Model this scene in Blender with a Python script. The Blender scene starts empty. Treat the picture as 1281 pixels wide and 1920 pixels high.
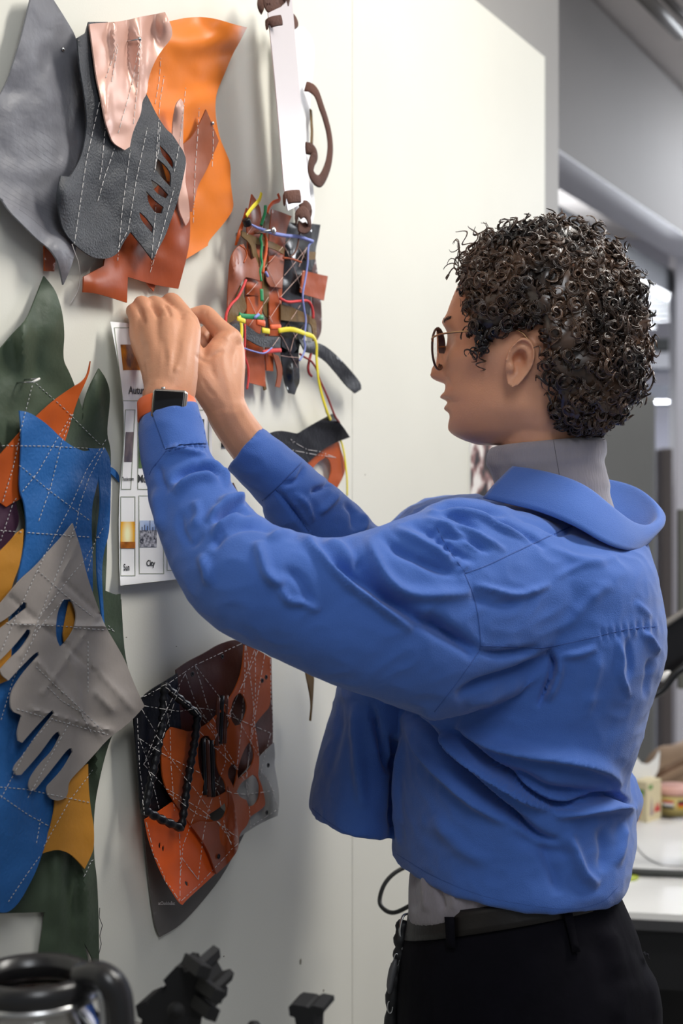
import bpy, bmesh, math, random
import numpy as np
from mathutils import Vector, Matrix, noise
from mathutils.bvhtree import BVHTree
from mathutils.geometry import delaunay_2d_cdt

random.seed(7); rng = np.random.default_rng(7)
S = bpy.context.scene
COL = S.collection
R = math.radians
# ------------------------------------------------------------------ camera
F = 2667.0                      # focal length in pixels of the 1281 x 1920 frame
CAMZ = 1.48
cam = bpy.data.objects.new('camera', bpy.data.cameras.new('camera')); COL.objects.link(cam)
cam.location = (0, 0, CAMZ); cam.rotation_euler = (R(90), 0, 0)
cam.data.sensor_fit = 'VERTICAL'; cam.data.sensor_height = 36; cam.data.lens = 36*F/1920
cam.data.clip_start = .05; cam.data.clip_end = 60
cam.data.dof.use_dof = True; cam.data.dof.focus_distance = 1.56; cam.data.dof.aperture_fstop = 5.0
S.camera = cam
# ------------------------------------------------------------------ world, lights, exposure
S.view_settings.view_transform = 'Standard'; S.view_settings.look = 'None'
S.view_settings.gamma = 1; S.view_settings.use_curve_mapping = False
S.view_settings.exposure = 0.14
w = bpy.data.worlds.new('world'); S.world = w; w.use_nodes = True
w.node_tree.nodes['Background'].inputs[0].default_value = (.86, .93, 1, 1)
w.node_tree.nodes['Background'].inputs[1].default_value = .22
TH = R(28)
DX, DY = math.sin(TH), math.cos(TH)          # along the wall, away from the camera
NX, NY = math.cos(TH), -math.sin(TH)         # wall normal, into the room
W0 = (-.21, 1.65); WD = NX*W0[0] + NY*W0[1]
def wall_xyz(t, d, z):                        # t along the wall, d out from it
    return Vector((W0[0] + DX*t + NX*d, W0[1] + DY*t + NY*d, z))
def area(name, loc, target, size, sizey, power, col=(1, 1, 1)):
    L = bpy.data.lights.new(name, 'AREA'); L.shape = 'RECTANGLE'; L.size = size; L.size_y = sizey
    L.energy = power; L.color = col
    o = bpy.data.objects.new(name, L); COL.objects.link(o); o.location = loc
    o.rotation_euler = (Vector(target) - Vector(loc)).to_track_quat('-Z', 'Y').to_euler()
    return o
area('ceiling_strip_light', wall_xyz(.42, 1.0, 3.0), wall_xyz(.25, .3, .6), .34, 1.6, 54, (1, .97, .91))
area('ceiling_strip_light', wall_xyz(-1.3, 1.3, 2.6), wall_xyz(-.1, .1, 1.0), .5, 1.0, 13, (.93, .96, 1))  # added fill from the front left, hung below the ceiling
area('ceiling_strip_light', (2.3, 5.6, 2.95), (1.7, 5.4, .5), .6, 2.4, 105, (.90, .94, 1))  # added to brighten the passage and the far wall
area('ceiling_strip_light', (1.7, 2.9, 2.95), (.9, 2.4, .8), .4, 1.5, 20, (.93, .96, 1))  # added to light the bulkhead and rim the person's back
area('passage_wall_light', (1.5, 7.6, 1.9), (.9, 4.5, 2.6), .5, .5, 85, (.90, .94, 1))  # added fill aimed up at the bulkhead underside

# ------------------------------------------------------------------ helpers
def P(px, py, Y):
    return Vector(((px-640.5)/F*Y, Y, CAMZ + (960-py)/F*Y))
def wy(px, off=0.0):
    return (WD + off)/(NX*(px-640.5)/F + NY)
def WP(px, py, off=0.0):
    return P(px, py, wy(px, off))
def ray(px, py):
    return Vector(((px-640.5)/F, 1, (960-py)/F)).normalized()
CAM = Vector((0, 0, CAMZ))
def zz(pts, x0, y0, s):
    return [(x0 + p[0]/s, y0 + p[1]/s) for p in pts]

def mat(name, col, rough=.5, bump=0, scale=60, metal=0, var=0, var_scale=8, sheen=0, spec=.5, trans=0, detail=4,
        coat=0, sss=0, distort=0, stretch=None, col2=None, ior=1.45, vor=False):
    m = bpy.data.materials.new(name); m.use_nodes = True
    nt = m.node_tree; b = nt.nodes['Principled BSDF']
    b.inputs['Base Color'].default_value = (*col, 1); b.inputs['Roughness'].default_value = rough
    b.inputs['Metallic'].default_value = metal
    b.inputs['Specular IOR Level'].default_value = spec; b.inputs['IOR'].default_value = ior
    b.inputs['Transmission Weight'].default_value = trans
    b.inputs['Coat Weight'].default_value = coat
    if sheen: b.inputs['Sheen Weight'].default_value = sheen
    if sss:
        b.inputs['Subsurface Weight'].default_value = sss
        b.inputs['Subsurface Radius'].default_value = (.012, .004, .002); b.inputs['Subsurface Scale'].default_value = 1
    tc = nt.nodes.new('ShaderNodeTexCoord'); mp = nt.nodes.new('ShaderNodeMapping')
    nt.links.new(tc.outputs['Object'], mp.inputs[0])
    if stretch: mp.inputs['Scale'].default_value = stretch
    if bump:
        n = nt.nodes.new('ShaderNodeTexVoronoi' if vor else 'ShaderNodeTexNoise'); n.inputs['Scale'].default_value = scale
        if not vor: n.inputs['Detail'].default_value = detail; n.inputs['Distortion'].default_value = distort
        bp = nt.nodes.new('ShaderNodeBump'); bp.inputs['Strength'].default_value = min(1, bump); bp.inputs['Distance'].default_value = .002
        nt.links.new(mp.outputs[0], n.inputs['Vector']); nt.links.new(n.outputs[0], bp.inputs['Height'])
        nt.links.new(bp.outputs[0], b.inputs['Normal'])
    if var:
        n2 = nt.nodes.new('ShaderNodeTexNoise'); n2.inputs['Scale'].default_value = var_scale; n2.inputs['Detail'].default_value = 6
        rp = nt.nodes.new('ShaderNodeValToRGB')
        c2 = col2 or tuple(c*(1-var) for c in col)
        rp.color_ramp.elements[0].color = (*c2, 1); rp.color_ramp.elements[1].color = (*[min(1, c*(1+var*.5)) for c in col], 1)
        rp.color_ramp.elements[0].position = .35; rp.color_ramp.elements[1].position = .65
        nt.links.new(mp.outputs[0], n2.inputs['Vector']); nt.links.new(n2.outputs[0], rp.inputs[0]); nt.links.new(rp.outputs[0], b.inputs['Base Color'])
    return m
def srgb(r, g, b):
    return tuple(((c/255)/12.92 if c/255 <= .04045 else ((c/255+.055)/1.055)**2.4) for c in (r, g, b))
def leather(name, rgb, rough=.45, bump=.25, scale=160, var=.18, spec=.32, vor=False, stretch=None, coat=0, metal=0):
    return mat(name, srgb(*rgb), rough, bump, scale, var=var, var_scale=14, spec=spec, vor=vor, stretch=stretch, coat=coat, metal=metal)

def link(name, me, m, parent=None, label=None, smooth=True):
    o = bpy.data.objects.new(name, me); COL.objects.link(o)
    if m: me.materials.append(m)
    if parent:
        o.parent = parent
        o.matrix_parent_inverse = Matrix.Translation(-parent.location) if parent.type == 'EMPTY' else Matrix.Identity(4)
    if label: o['label'] = label
    if smooth and len(me.polygons): me.polygons.foreach_set('use_smooth', [True]*len(me.polygons))
    return o
def obj(name, V, Fc, m, parent=None, label=None, smooth=True):
    me = bpy.data.meshes.new(name); me.from_pydata([tuple(v) for v in V], [], Fc); me.update()
    return link(name, me, m, parent, label, smooth)
def thing(name, label, cat, loc=(0, 0, 0), group=None):
    o = bpy.data.objects.new(name, None); COL.objects.link(o); o.location = loc
    o.empty_display_size = .05
    tag(o, label, cat, group); return o
def tag(o, label, cat, group=None):
    o['label'] = label; o['category'] = cat
    if group: o['group'] = group
    return o
class MB:
    def __init__(s): s.v = []; s.f = []
    def add(s, V, Fc):
        k = len(s.v); s.v += [Vector(v) for v in V]; s.f += [tuple(i+k for i in f) for f in Fc]; return s
    def box(s, c, size, rot=None, bev=0):
        bm = bmesh.new(); bmesh.ops.create_cube(bm, size=1)
        for v in bm.verts: v.co = Vector((v.co.x*size[0], v.co.y*size[1], v.co.z*size[2]))
        if bev: bmesh.ops.bevel(bm, geom=bm.edges[:], offset=bev, segments=3, profile=.5, affect='EDGES')
        M = (rot or Matrix.Identity(3)).to_4x4(); M.translation = Vector(c)
        bm.transform(M); bm.verts.ensure_lookup_table()
        s.add([v.co.copy() for v in bm.verts], [[v.index for v in f.verts] for f in bm.faces]); bm.free(); return s
    def tube(s, pts, r, n=8, closed=False, flat=1.0, up=None, cap=True):
        pts = [Vector(p) for p in pts]; N = len(pts)
        rr = r if hasattr(r, '__len__') else [r]*N
        V = []; prev = None
        for i, p in enumerate(pts):
            a = pts[(i-1) % N] if (closed or i) else pts[0]; b = pts[(i+1) % N] if (closed or i < N-1) else pts[-1]
            t = (b-a)
            if t.length < 1e-9: t = Vector((0, 0, 1))
            t.normalize()
            if up is not None: u = Vector(up[i] if isinstance(up, list) else up)
            else: u = prev if prev is not None else (Vector((0, 0, 1)) if abs(t.z) < .9 else Vector((0, 1, 0)))
            u = u - t*u.dot(t)
            if u.length < 1e-6: u = Vector((1, 0, 0)) - t*t.x
            u.normalize(); w_ = t.cross(u); prev = u
            for k in range(n):
                a_ = 2*math.pi*k/n
                V.append(p + u*(math.cos(a_)*rr[i]*flat) + w_*(math.sin(a_)*rr[i]))
        Fc = []
        for i in range(N if closed else N-1):
            j = (i+1) % N
            for k in range(n):
                Fc.append((i*n+k, i*n+(k+1) % n, j*n+(k+1) % n, j*n+k))
        if cap and not closed:
            Fc.append(tuple(reversed(range(n)))); Fc.append(tuple(range((N-1)*n, N*n)))
        return s.add(V, Fc)
    def sphere(s, c, r, n=16, sc=(1, 1, 1), rot=None):
        bm = bmesh.new(); bmesh.ops.create_uvsphere(bm, u_segments=n, v_segments=max(6, n//2), radius=r)
        M = Matrix.Translation(Vector(c)) @ (rot or Matrix.Identity(3)).to_4x4() @ Matrix.Diagonal((*sc, 1))
        bm.transform(M); s.add([v.co.copy() for v in bm.verts], [[v.index for v in f.verts] for f in bm.faces]); bm.free(); return s
    def lathe(s, c, prof, n=40, rot=None):
        M = rot or Matrix.Identity(3); V = []; Fc = []
        for (r, z) in prof:
            for k in range(n):
                a = 2*math.pi*k/n; V.append(Vector(c) + M @ Vector((r*math.cos(a), r*math.sin(a), z)))
        for i in range(len(prof)-1):
            for k in range(n): Fc.append((i*n+k, i*n+(k+1) % n, (i+1)*n+(k+1) % n, (i+1)*n+k))
        return s.add(V, Fc)
    def build(s, name, m, parent=None, label=None, smooth=True): return obj(name, s.v, s.f, m, parent, label, smooth)

def cat(pts, n=6, closed=False):                     # Catmull-Rom through points (any dimension)
    A = [np.array(p, float) for p in pts]; N = len(A); out = []
    rngi = range(N if closed else N-1)
    for i in rngi:
        p0 = A[(i-1) % N] if (closed or i > 0) else 2*A[0]-A[1]
        p1 = A[i]; p2 = A[(i+1) % N]
        p3 = A[(i+2) % N] if (closed or i+2 < N) else 2*A[-1]-A[-2]
        for k in range(n):
            t = k/n
            out.append(.5*((2*p1)+(-p0+p2)*t+(2*p0-5*p1+4*p2-p3)*t*t+(-p0+3*p1-3*p2+p3)*t**3))
    if not closed: out.append(A[-1])
    return out
def chaikin(pts, q=.18, it=2):
    for _ in range(it):
        o = []
        for i in range(len(pts)):
            a = np.array(pts[i], float); b = np.array(pts[(i+1) % len(pts)], float)
            o += [a+(b-a)*q, a+(b-a)*(1-q)]
        pts = o; q = .25
    return [tuple(p) for p in pts]
def soften(pts, q=.25):
    """round the gentle bends of an outline, keep its sharp corners"""
    P_ = [np.array(p, float) for p in pts]; n = len(P_); o = []
    for i in range(n):
        a, b, c = P_[i-1], P_[i], P_[(i+1) % n]; u = b-a; v = c-b
        cs = float(u@v)/(np.linalg.norm(u)*np.linalg.norm(v)+1e-9)
        if cs < .72: o.append(b)
        else: o += [b-u*q*.9, b+v*q*.9]
    return [tuple(p) for p in o]
def resample(pts, step, closed=True):
    out = []
    N = len(pts)
    for i in range(N if closed else N-1):
        a = np.array(pts[i], float); b = np.array(pts[(i+1) % N], float); d = np.linalg.norm(b-a); k = max(1, int(round(d/step)))
        for j in range(k): out.append(tuple(a+(b-a)*j/k))
    if not closed: out.append(tuple(pts[-1]))
    return out
def inpoly(X, Y, poly):
    X = np.asarray(X); Y = np.asarray(Y); ins = np.zeros(X.shape, bool); n = len(poly)
    for i in range(n):
        x1, y1 = poly[i]; x2, y2 = poly[(i+1) % n]
        if y1 == y2: continue
        c = ((y1 > Y) != (y2 > Y)) & (X < (x2-x1)*(Y-y1)/(y2-y1)+x1)
        ins ^= c
    return ins
def sheet_mesh(poly, holes, offf, thick, g=7, rnd=True, mapf=None):
    """A sheet of real thickness lying in front of the wall: outline -> triangulated, waved by offf, both faces and the rim."""
    o = resample(soften(soften(poly)) if rnd else poly, g*.8)
    hs = [resample(soften(soften(h)) if rnd else h, g*.6) for h in holes]
    xs = [p[0] for p in o]; ys = [p[1] for p in o]
    gx, gy = np.meshgrid(np.arange(min(xs), max(xs), g), np.arange(min(ys), max(ys), g*.9))
    gx = gx + (np.arange(gx.shape[0]) % 2)[:, None]*g*.5
    gx = gx.ravel(); gy = gy.ravel(); m = inpoly(gx, gy, o)
    for h in hs: m &= ~inpoly(gx, gy, h)
    gx, gy = gx[m], gy[m]
    bd = np.array(o + [p for h in hs for p in h])
    if len(gx):
        keep = np.ones(len(gx), bool)
        for p in bd: keep &= (gx-p[0])**2+(gy-p[1])**2 > (g*.42)**2
        gx, gy = gx[keep], gy[keep]
    pts = [Vector(p) for p in o]; faces = [list(range(len(o)))]; edges = []
    k = 0
    E = [(i, (i+1) % len(o)) for i in range(len(o))]; k = len(o)
    for h in hs:
        E += [(k+i, k+(i+1) % len(h)) for i in range(len(h))]; pts += [Vector(p) for p in h]; k += len(h)
    pts += [Vector((a, b)) for a, b in zip(gx, gy)]
    V2, E2, F2, *_ = delaunay_2d_cdt(pts, E, [], 0, 1e-4)
    tris = []
    c = np.array([[sum(V2[i][0] for i in f)/len(f), sum(V2[i][1] for i in f)/len(f)] for f in F2])
    ok = inpoly(c[:, 0], c[:, 1], o)
    for h in hs: ok &= ~inpoly(c[:, 0], c[:, 1], h)
    for f, q in zip(F2, ok):
        if q: tris.append(tuple(f))
    n = len(V2); V = []; mp = mapf or (lambda x, y, d: WP(x, y, d))
    offs = [offf(v[0], v[1]) for v in V2]
    for v, d in zip(V2, offs): V.append(mp(v[0], v[1], d))
    nn = Vector((NX, NY, 0))
    V += [v - nn*thick for v in V[:n]]
    # orient
    a, b, cc = tris[0]; nrm = (V[b]-V[a]).cross(V[cc]-V[a])
    if nrm.dot(nn) < 0: tris = [t[::-1] for t in tris]
    cnt = {}
    for t in tris:
        for i in range(3):
            e = (t[i], t[(i+1) % 3]); cnt[e] = 1
    Fc = list(tris) + [tuple(i+n for i in t[::-1]) for t in tris]
    for (i, j) in cnt:
        if (j, i) not in cnt: Fc.append((j, i, i+n, j+n))
    return V, Fc
def offn(base, amp=.004, sc=.012, seed=0, bumps=(), creases=()):
    def f(x, y):
        d = base + amp*noise.noise((x*sc+seed, y*sc, seed*3.1)) + amp*.4*noise.noise((x*sc*2.7+seed, y*sc*2.7, seed))
        for (cx, cy, rx, ry, h) in bumps: d += h*math.exp(-((x-cx)/rx)**2-((y-cy)/ry)**2)
        for (x0, y0, x1, y1, h, wd_) in creases:
            L2 = (x1-x0)**2+(y1-y0)**2; u = max(0, min(1, ((x-x0)*(x1-x0)+(y-y0)*(y1-y0))/L2)); q = math.hypot(x-x0-u*(x1-x0), y-y0-u*(y1-y0))
            if q < wd_*4: d += h*math.exp(-q/wd_)
        return max(d, .0012)
    return f
def sheet(name, poly, m, parent=None, holes=(), off=.006, thick=.0016, g=7, label=None, rnd=True):
    f = off if callable(off) else (lambda x, y: off)
    V, Fc = sheet_mesh(poly, list(holes), f, thick, g, rnd)
    o = obj(name, V, Fc, m, parent, label); o.data.set_sharp_from_angle(angle=R(50)); return o
def bvh_of(objs):
    V = []; Fc = []
    for o in objs:
        k = len(V)
        V += [v.co.copy() for v in o.data.vertices]; Fc += [tuple(i+k for i in p.vertices) for p in o.data.polygons]
    return BVHTree.FromPolygons(V, Fc)
def drape(bvh, px, py, lift=.0006):
    d = ray(px, py); h = bvh.ray_cast(CAM, d)
    if h[0] is None: return None
    n = h[1] if h[1].dot(d) < 0 else -h[1]
    return h[0] + n*lift - d*lift*.5
def stitches(mb, bvh, path, r=.00045, dash=6, gap=2.5, lift=.0006, step=2.0, loose=False):
    pts = resample(path, step, False); run = []; acc = 0
    def flush(run):
        if len(run) > 1: mb.tube(run, r, 4)
    for i, p in enumerate(pts):
        h = drape(bvh, p[0], p[1], lift); acc += step
        if h is None or (dash and acc % (dash+gap) > dash):
            flush(run); run = []; continue
        if run and (h-run[-1]).length > .012: flush(run); run = []
        run.append(h)
    flush(run)
def stitch_lines(bvh, paths, m, parent, **k):
    for p in paths:
        pts = resample(p, 4, False); runs = [[]]; last = None
        for q in pts:
            h = drape(bvh, q[0], q[1])
            if h is None or (last is not None and (h-last).length > .016): runs.append([])
            if h is not None: runs[-1].append(q)
            last = h
        for r_ in runs:
            if len(r_) < 3: continue
            mb = MB(); stitches(mb, bvh, r_, **k)
            if mb.v: mb.build('stitch_line', m, parent)
def text_mesh(txt, box, off, m, parent, bold=True, name='lettering'):
    """Lettering fitted to a rectangle of the sheet it is printed on and bent with that sheet."""
    cu = bpy.data.curves.new('t', 'FONT'); cu.body = txt; cu.resolution_u = 2
    if bold: cu.offset = .018
    o = bpy.data.objects.new('t', cu); COL.objects.link(o); bpy.context.view_layer.update()
    me = bpy.data.meshes.new_from_object(o.evaluated_get(bpy.context.evaluated_depsgraph_get()))
    bpy.data.objects.remove(o)
    co = np.array([v.co[:2] for v in me.vertices]); lo, hi = co.min(0), co.max(0)
    x0, y0, x1, y1 = box
    V = []
    for c in co:
        x = x0+(x1-x0)*(c[0]-lo[0])/(hi[0]-lo[0]); y = y1-(y1-y0)*(c[1]-lo[1])/(hi[1]-lo[1])
        V.append(WP(x, y, off(x, y)+.0007))
    Fc = [tuple(p.vertices) for p in me.polygons]; bpy.data.meshes.remove(me)
    return obj(name, V, Fc, m, parent, smooth=False)
def voxel(name, V, Fc, size, smooth_it=6, sf=.5):
    me = bpy.data.meshes.new(name); me.from_pydata([tuple(v) for v in V], [], Fc); me.update()
    o = bpy.data.objects.new('tmp', me); COL.objects.link(o)
    md = o.modifiers.new('r', 'REMESH'); md.mode = 'VOXEL'; md.voxel_size = size; md.use_smooth_shade = True
    if smooth_it:
        s = o.modifiers.new('s', 'SMOOTH'); s.factor = sf; s.iterations = smooth_it
    bpy.context.view_layer.update()
    me2 = bpy.data.meshes.new_from_object(o.evaluated_get(bpy.context.evaluated_depsgraph_get()))
    bpy.data.objects.remove(o); me2.name = name
    return me2
def loft(stations, n=32, sub=4, ex=2.0, cap=True, rz=0.0):
    """stations: (ax, ay, bx, by, Y, D[, tilt]) - the two sides of a rounded form as seen, its distance and half depth."""
    st = cat([tuple(s)+(0,)*(8-len(s)) for s in stations], sub)
    V = []; Fc = []
    for s in st:
        ax, ay, bx, by, Y, D, tl, she = s
        A = P(ax, ay, Y+tl); B = P(bx, by, Y-tl); C = (A+B)/2; H = (B-A)/2
        d = (C-CAM).normalized()*D; d.z *= rz; d -= H*she
        for k in range(n):
            t = 2*math.pi*k/n; c, s_ = math.cos(t), math.sin(t)
            c = math.copysign(abs(c)**(2/ex), c); s_ = math.copysign(abs(s_)**(2/ex), s_)
            V.append(C + H*c + d*s_)
    N = len(st)
    for i in range(N-1):
        for k in range(n): Fc.append((i*n+k, i*n+(k+1) % n, (i+1)*n+(k+1) % n, (i+1)*n+k))
    if cap:
        c0 = len(V); V.append(sum(V[:n], Vector())/n); c1 = len(V); V.append(sum(V[(N-1)*n:N*n], Vector())/n)
        for k in range(n): Fc.append((c0, (k+1) % n, k)); Fc.append((c1, (N-1)*n+k, (N-1)*n+(k+1) % n))
    return V, Fc
def limb(mb, pts, rs, n=14, sub=4):
    """tapering limb through joints with round ends"""
    q = cat([(*p, r) for p, r in zip(pts, rs)], sub); pp = [Vector(a[:3]) for a in q]; rr = [float(a[3]) for a in q]
    mb.tube(pp, rr, n); mb.sphere(pp[0], rr[0]*.99, n); mb.sphere(pp[-1], rr[-1]*.99, n); return mb

# ================================================================== the setting
def struct(o): o['kind'] = 'structure'; return o
M_wall = mat('wall_board', srgb(224, 222, 211), .55, .06, 420, var=.03, var_scale=3, spec=.35)
M_wall2 = mat('grey_board', srgb(150, 147, 143), .6, .05, 200, var=.04, var_scale=2)
M_bulk = mat('bulkhead_paint', srgb(132, 128, 125), .7, .04, 120, var=.05, var_scale=1.5)
M_ceil = mat('ceiling_paint', srgb(225, 218, 212), .8, .05, 90, var=.05, var_scale=2)
M_floor = mat('floor_vinyl', srgb(140, 138, 136), .5, .08, 60, var=.15, var_scale=20)
M_far = mat('far_wall_paint', srgb(196, 196, 206), .7, .03, 60, var=.04, var_scale=2)
def wbox(name, t0, t1, d0, d1, z0, z1, m, parent=None, bev=.001, rough=True):
    mb = MB(); c = wall_xyz((t0+t1)/2, (d0+d1)/2, (z0+z1)/2)
    mb.box(c, (abs(t1-t0), abs(d1-d0), z1-z0), Matrix.Rotation(math.atan2(DY, DX), 3, 'Z'), bev)
    return mb.build(name, m, parent, smooth=False)
def t_at(px, d=0.0):                       # where along the wall a sight line meets it
    Y = wy(px, d); X = (px-640.5)/F*Y
    return (X-W0[0]-NX*d)*DX + (Y-W0[1]-NY*d)*DY
tS = t_at(661); tE = t_at(1022)
HW = 2.375
struct(wbox('wall_left', -1.6, tS-.0006, -.03, 0, 0, HW, M_wall, bev=.0006))
struct(wbox('wall_left', tS+.0006, tE, -.03, 0, 0, HW, M_wall, bev=.0006))
tE2 = t_at(1047, -.033)
struct(wbox('wall_back', -1.6, tE2, -.10, -.032, 0, 3.05, M_wall2))
struct(wbox('trim_1', tE2-.006, tE2+.002, -.102, -.052, 2.50, 3.05, mat('edge_strip', srgb(215, 212, 208), .5)))
# bulkhead over the passage behind the partition
struct(wbox('wall_bulkhead', tE2+.004, 7.5, -.54, -.385, 2.504, 3.02, M_bulk))
struct(wbox('trim_4', tE2+.004, 7.5, -.54, -.385, 2.498, 2.504, mat('soffit_lit', srgb(226, 225, 232), .6)))  # paler colour stands in for light reaching the underside
fl = MB().box((1.2, 4.2, -.02), (9, 10.6, .04)); struct(fl.build('floor', M_floor, smooth=False))
ce = MB().box((1.2, 4.2, 3.07), (9, 10.6, .04)); struct(ce.build('ceiling', M_ceil, smooth=False))
fw = MB().box((1.0, 8.2, 1.5), (8, .06, 3.1)); struct(fw.build('wall_far', M_far, smooth=False))
rw = MB().box((4.2, 4, 1.5), (.06, 9, 3.1)); struct(rw.build('wall_right', M_far, smooth=False))
# white pillar, right edge
pl = MB().box((P(1300, 0, 5.7).x, 5.76, 1.52), (.14, .12, 3.03), None, .004)
struct(pl.build('trim_2', mat('pillar_white', srgb(228, 226, 232), .5), smooth=False))
# nail holes and chips in the wall board
M_chip = mat('chip', srgb(150, 144, 130), .9, .5, 300)
for (x, y, a, b) in [(564, 1803, 1.6, 6), (607, 1857, 1.4, 2.5), (420, 1793, 1, 1.3), (685, 890, .8, 1), (237, 1195, .8, 1.2), (331, 1212, .8, 1)]:
    m_ = MB(); c = WP(x, y, .0004); k = wy(x)/F
    m_.sphere(c, 1, 10, (a*k/.47, .0006, b*k), Matrix.Rotation(math.atan2(DY, DX), 3, 'Z')); q = m_.build('wall_chip', M_chip); q['kind'] = 'structure'; q.name = 'trim_3'

# ---------------------------------------------------------------- passage behind: pipes, tray, locker, shelf
M_tray = mat('dark_metal', srgb(92, 94, 98), .5, .1, 40, metal=.3)
M_pipe = mat('pipe_grey', srgb(120, 116, 112), .45)
tr = thing('cable_tray', 'dark grey cable tray hung under the ceiling behind the curly head', 'cable tray', wall_xyz(3.5, -.8, 2.42))
wbox('rail', 1.9, 5.35, -.62, -.56, 2.36, 2.46, M_tray, tr)
wbox('rail', 1.9, 5.35, -.95, -.90, 2.36, 2.44, M_tray, tr)
m_ = MB()
for i in range(22):
    m_.box(wall_xyz(2.0+i*.15, -.76, 2.375), (.03, .32, .02), Matrix.Rotation(math.atan2(DY, DX), 3, 'Z'))
m_.build('rung', M_tray, tr, smooth=False)
c_ = MB()
for k in range(4):
    c_.tube([wall_xyz(1.9+i*.2, -.68-.06*k+.01*math.sin(i*1.3+k), 2.405+.008*math.sin(i+k)) for i in range(17)], .014, 8)
c_.build('cable', mat('cable_bundle', srgb(70, 74, 72), .5), tr)
for (px0, py0, px1, py1, zc, r, lab) in [(1196, -20, 1275, 62, 2.92, .022, 'dark ceiling pipe along the top right corner, longer of the two'),
                                       (1235, -20, 1320, 70, 2.98, .014, 'thin dark ceiling pipe at the far top right corner')]:
    a = P(px0, py0, (zc-CAMZ)*F/(960-py0)); b = P(px1, py1, (zc-CAMZ)*F/(960-py1))
    q = MB().tube([a, (a+b)/2, b], r, 10).build('ceiling_pipe', M_pipe); tag(q, lab, 'pipe', 'pipes under the ceiling')
a = P(1262, 57, 5.0)
q = MB().tube([a, a+Vector((.12, .02, 0))], .016, 10).build('pipe_fitting', mat('brass', srgb(190, 170, 60), .4, metal=.4)); tag(q, 'yellow pipe fitting by the ceiling at the top right', 'pipe fitting')
# far wall shelf rails and pale strip seen beside the hair
def pbox(name, x0, y0, x1, y1, Y, dep, m, parent=None, bev=.003):
    a = P(x0, y0, Y); b = P(x1, y1, Y)
    return MB().box(((a.x+b.x)/2, Y+dep/2, (a.z+b.z)/2), (abs(b.x-a.x), dep, abs(a.z-b.z)), None, bev).build(name, m, parent, smooth=False)
sh = thing('wall_shelf', 'grey shelf with dark rails on the far wall right of the hair', 'shelf', P(1190, 700, 7.0))
pbox('rail', 1120, 634, 1290, 657, 7.6, .08, mat('rail_dark', srgb(84, 88, 88), .5), sh)
pbox('shelf_board', 1120, 661, 1290, 690, 7.5, .3, mat('shelf_grey', srgb(214, 216, 222), .5), sh)
pbox('shelf_board', 1120, 722, 1290, 752, 7.5, .3, mat('shelf_bluegrey', srgb(140, 144, 154), .5), sh)
lk = thing('locker', 'tall grey metal locker behind the back of the man in blue', 'locker', P(1140, 1500, 5.4))
M_lock = mat('locker_grey', srgb(132, 132, 130), .35, metal=.25, var=.06, var_scale=3)
def gbox(name, x0, y0, x1, Y, dep, m, parent, zb=0):
    a = P(x0, y0, Y); b = P(x1, y0, Y)
    return MB().box(((a.x+b.x)/2, Y+dep/2, (a.z+zb)/2), (b.x-a.x, dep, a.z-zb), None, .006).build(name, m, parent, smooth=False)
gbox('body', 1040, 742, 1230, 4.6, .5, M_lock, lk)
gbox('door', 1046, 748, 1226, 4.585, .014, M_lock, lk, .05)
q = gbox('storage_post', 1242, 840, 1262, 5.6, .12, mat('post_brown', srgb(98, 90, 88), .6), None); tag(q, 'dark brown upright post between the grey locker and the white pillar', 'post')
q = gbox('partition_panel', 1222, 1010, 1268, 6.4, .05, mat('panel_lilac', srgb(196, 202, 222), .5), None); tag(q, 'pale lilac upright panel low behind the dark post', 'panel')
q = pbox('notice_panel', 1273, 955, 1330, 1292, 3.5, .02, mat('olive_grey', srgb(98, 98, 90), .6)); tag(q, 'olive grey panel cut by the right edge of the photo', 'panel')

# ---------------------------------------------------------------- table and what stands on it
TZ = .765
M_white = mat('table_white', srgb(232, 231, 228), .35, var=.02, var_scale=5)
M_black = mat('black_plastic', srgb(20, 20, 22), .4)
tb = thing('work_table', 'white topped work table with a black apron behind the man', 'table', (1.2, 3.0, 0))
def tpt(px, py, z=TZ):
    Y = (CAMZ-z)*F/(py-960); return P(px, py, Y)
A, B, C_, D_ = tpt(1100, 1706), tpt(1420, 1722), tpt(1420, 1543), tpt(1100, 1530)
def slab(q, z0, z1):
    V = [Vector((p.x, p.y, z)) for z in (z0, z1) for p in q]
    return V, [(3, 2, 1, 0), (4, 5, 6, 7), (0, 1, 5, 4), (1, 2, 6, 5), (2, 3, 7, 6), (3, 0, 4, 7)]
obj('table_top', *slab([A, B, C_, D_], TZ-.012, TZ), M_white, tb, smooth=False)
def inset(q, k):
    c = sum(q, Vector())/len(q); return [p+(c-p)*k for p in q]
obj('edge_band', *slab([A+Vector((0, -.004, 0)), B+Vector((.0, -.004, 0)), C_, D_], TZ-.030, TZ-.012), mat('edge_grey', srgb(62, 62, 64), .4), tb, smooth=False)
obj('apron', *slab(inset([A, B, C_, D_], .04), TZ-.14, TZ-.030), M_black, tb, smooth=False)
for p in inset([A, B, C_, D_], .09):
    MB().box((p.x, p.y, (TZ-.14)/2), (.05, .05, TZ-.14), None, .003).build('leg', M_black, tb, smooth=False)
obj('back_panel', *slab([A+Vector((.05, .25, 0)), B+Vector((-.05, .25, 0)), B+Vector((-.05, .28, 0)), A+Vector((.05, .28, 0))], .08, TZ-.14), M_black, tb, smooth=False)
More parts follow.
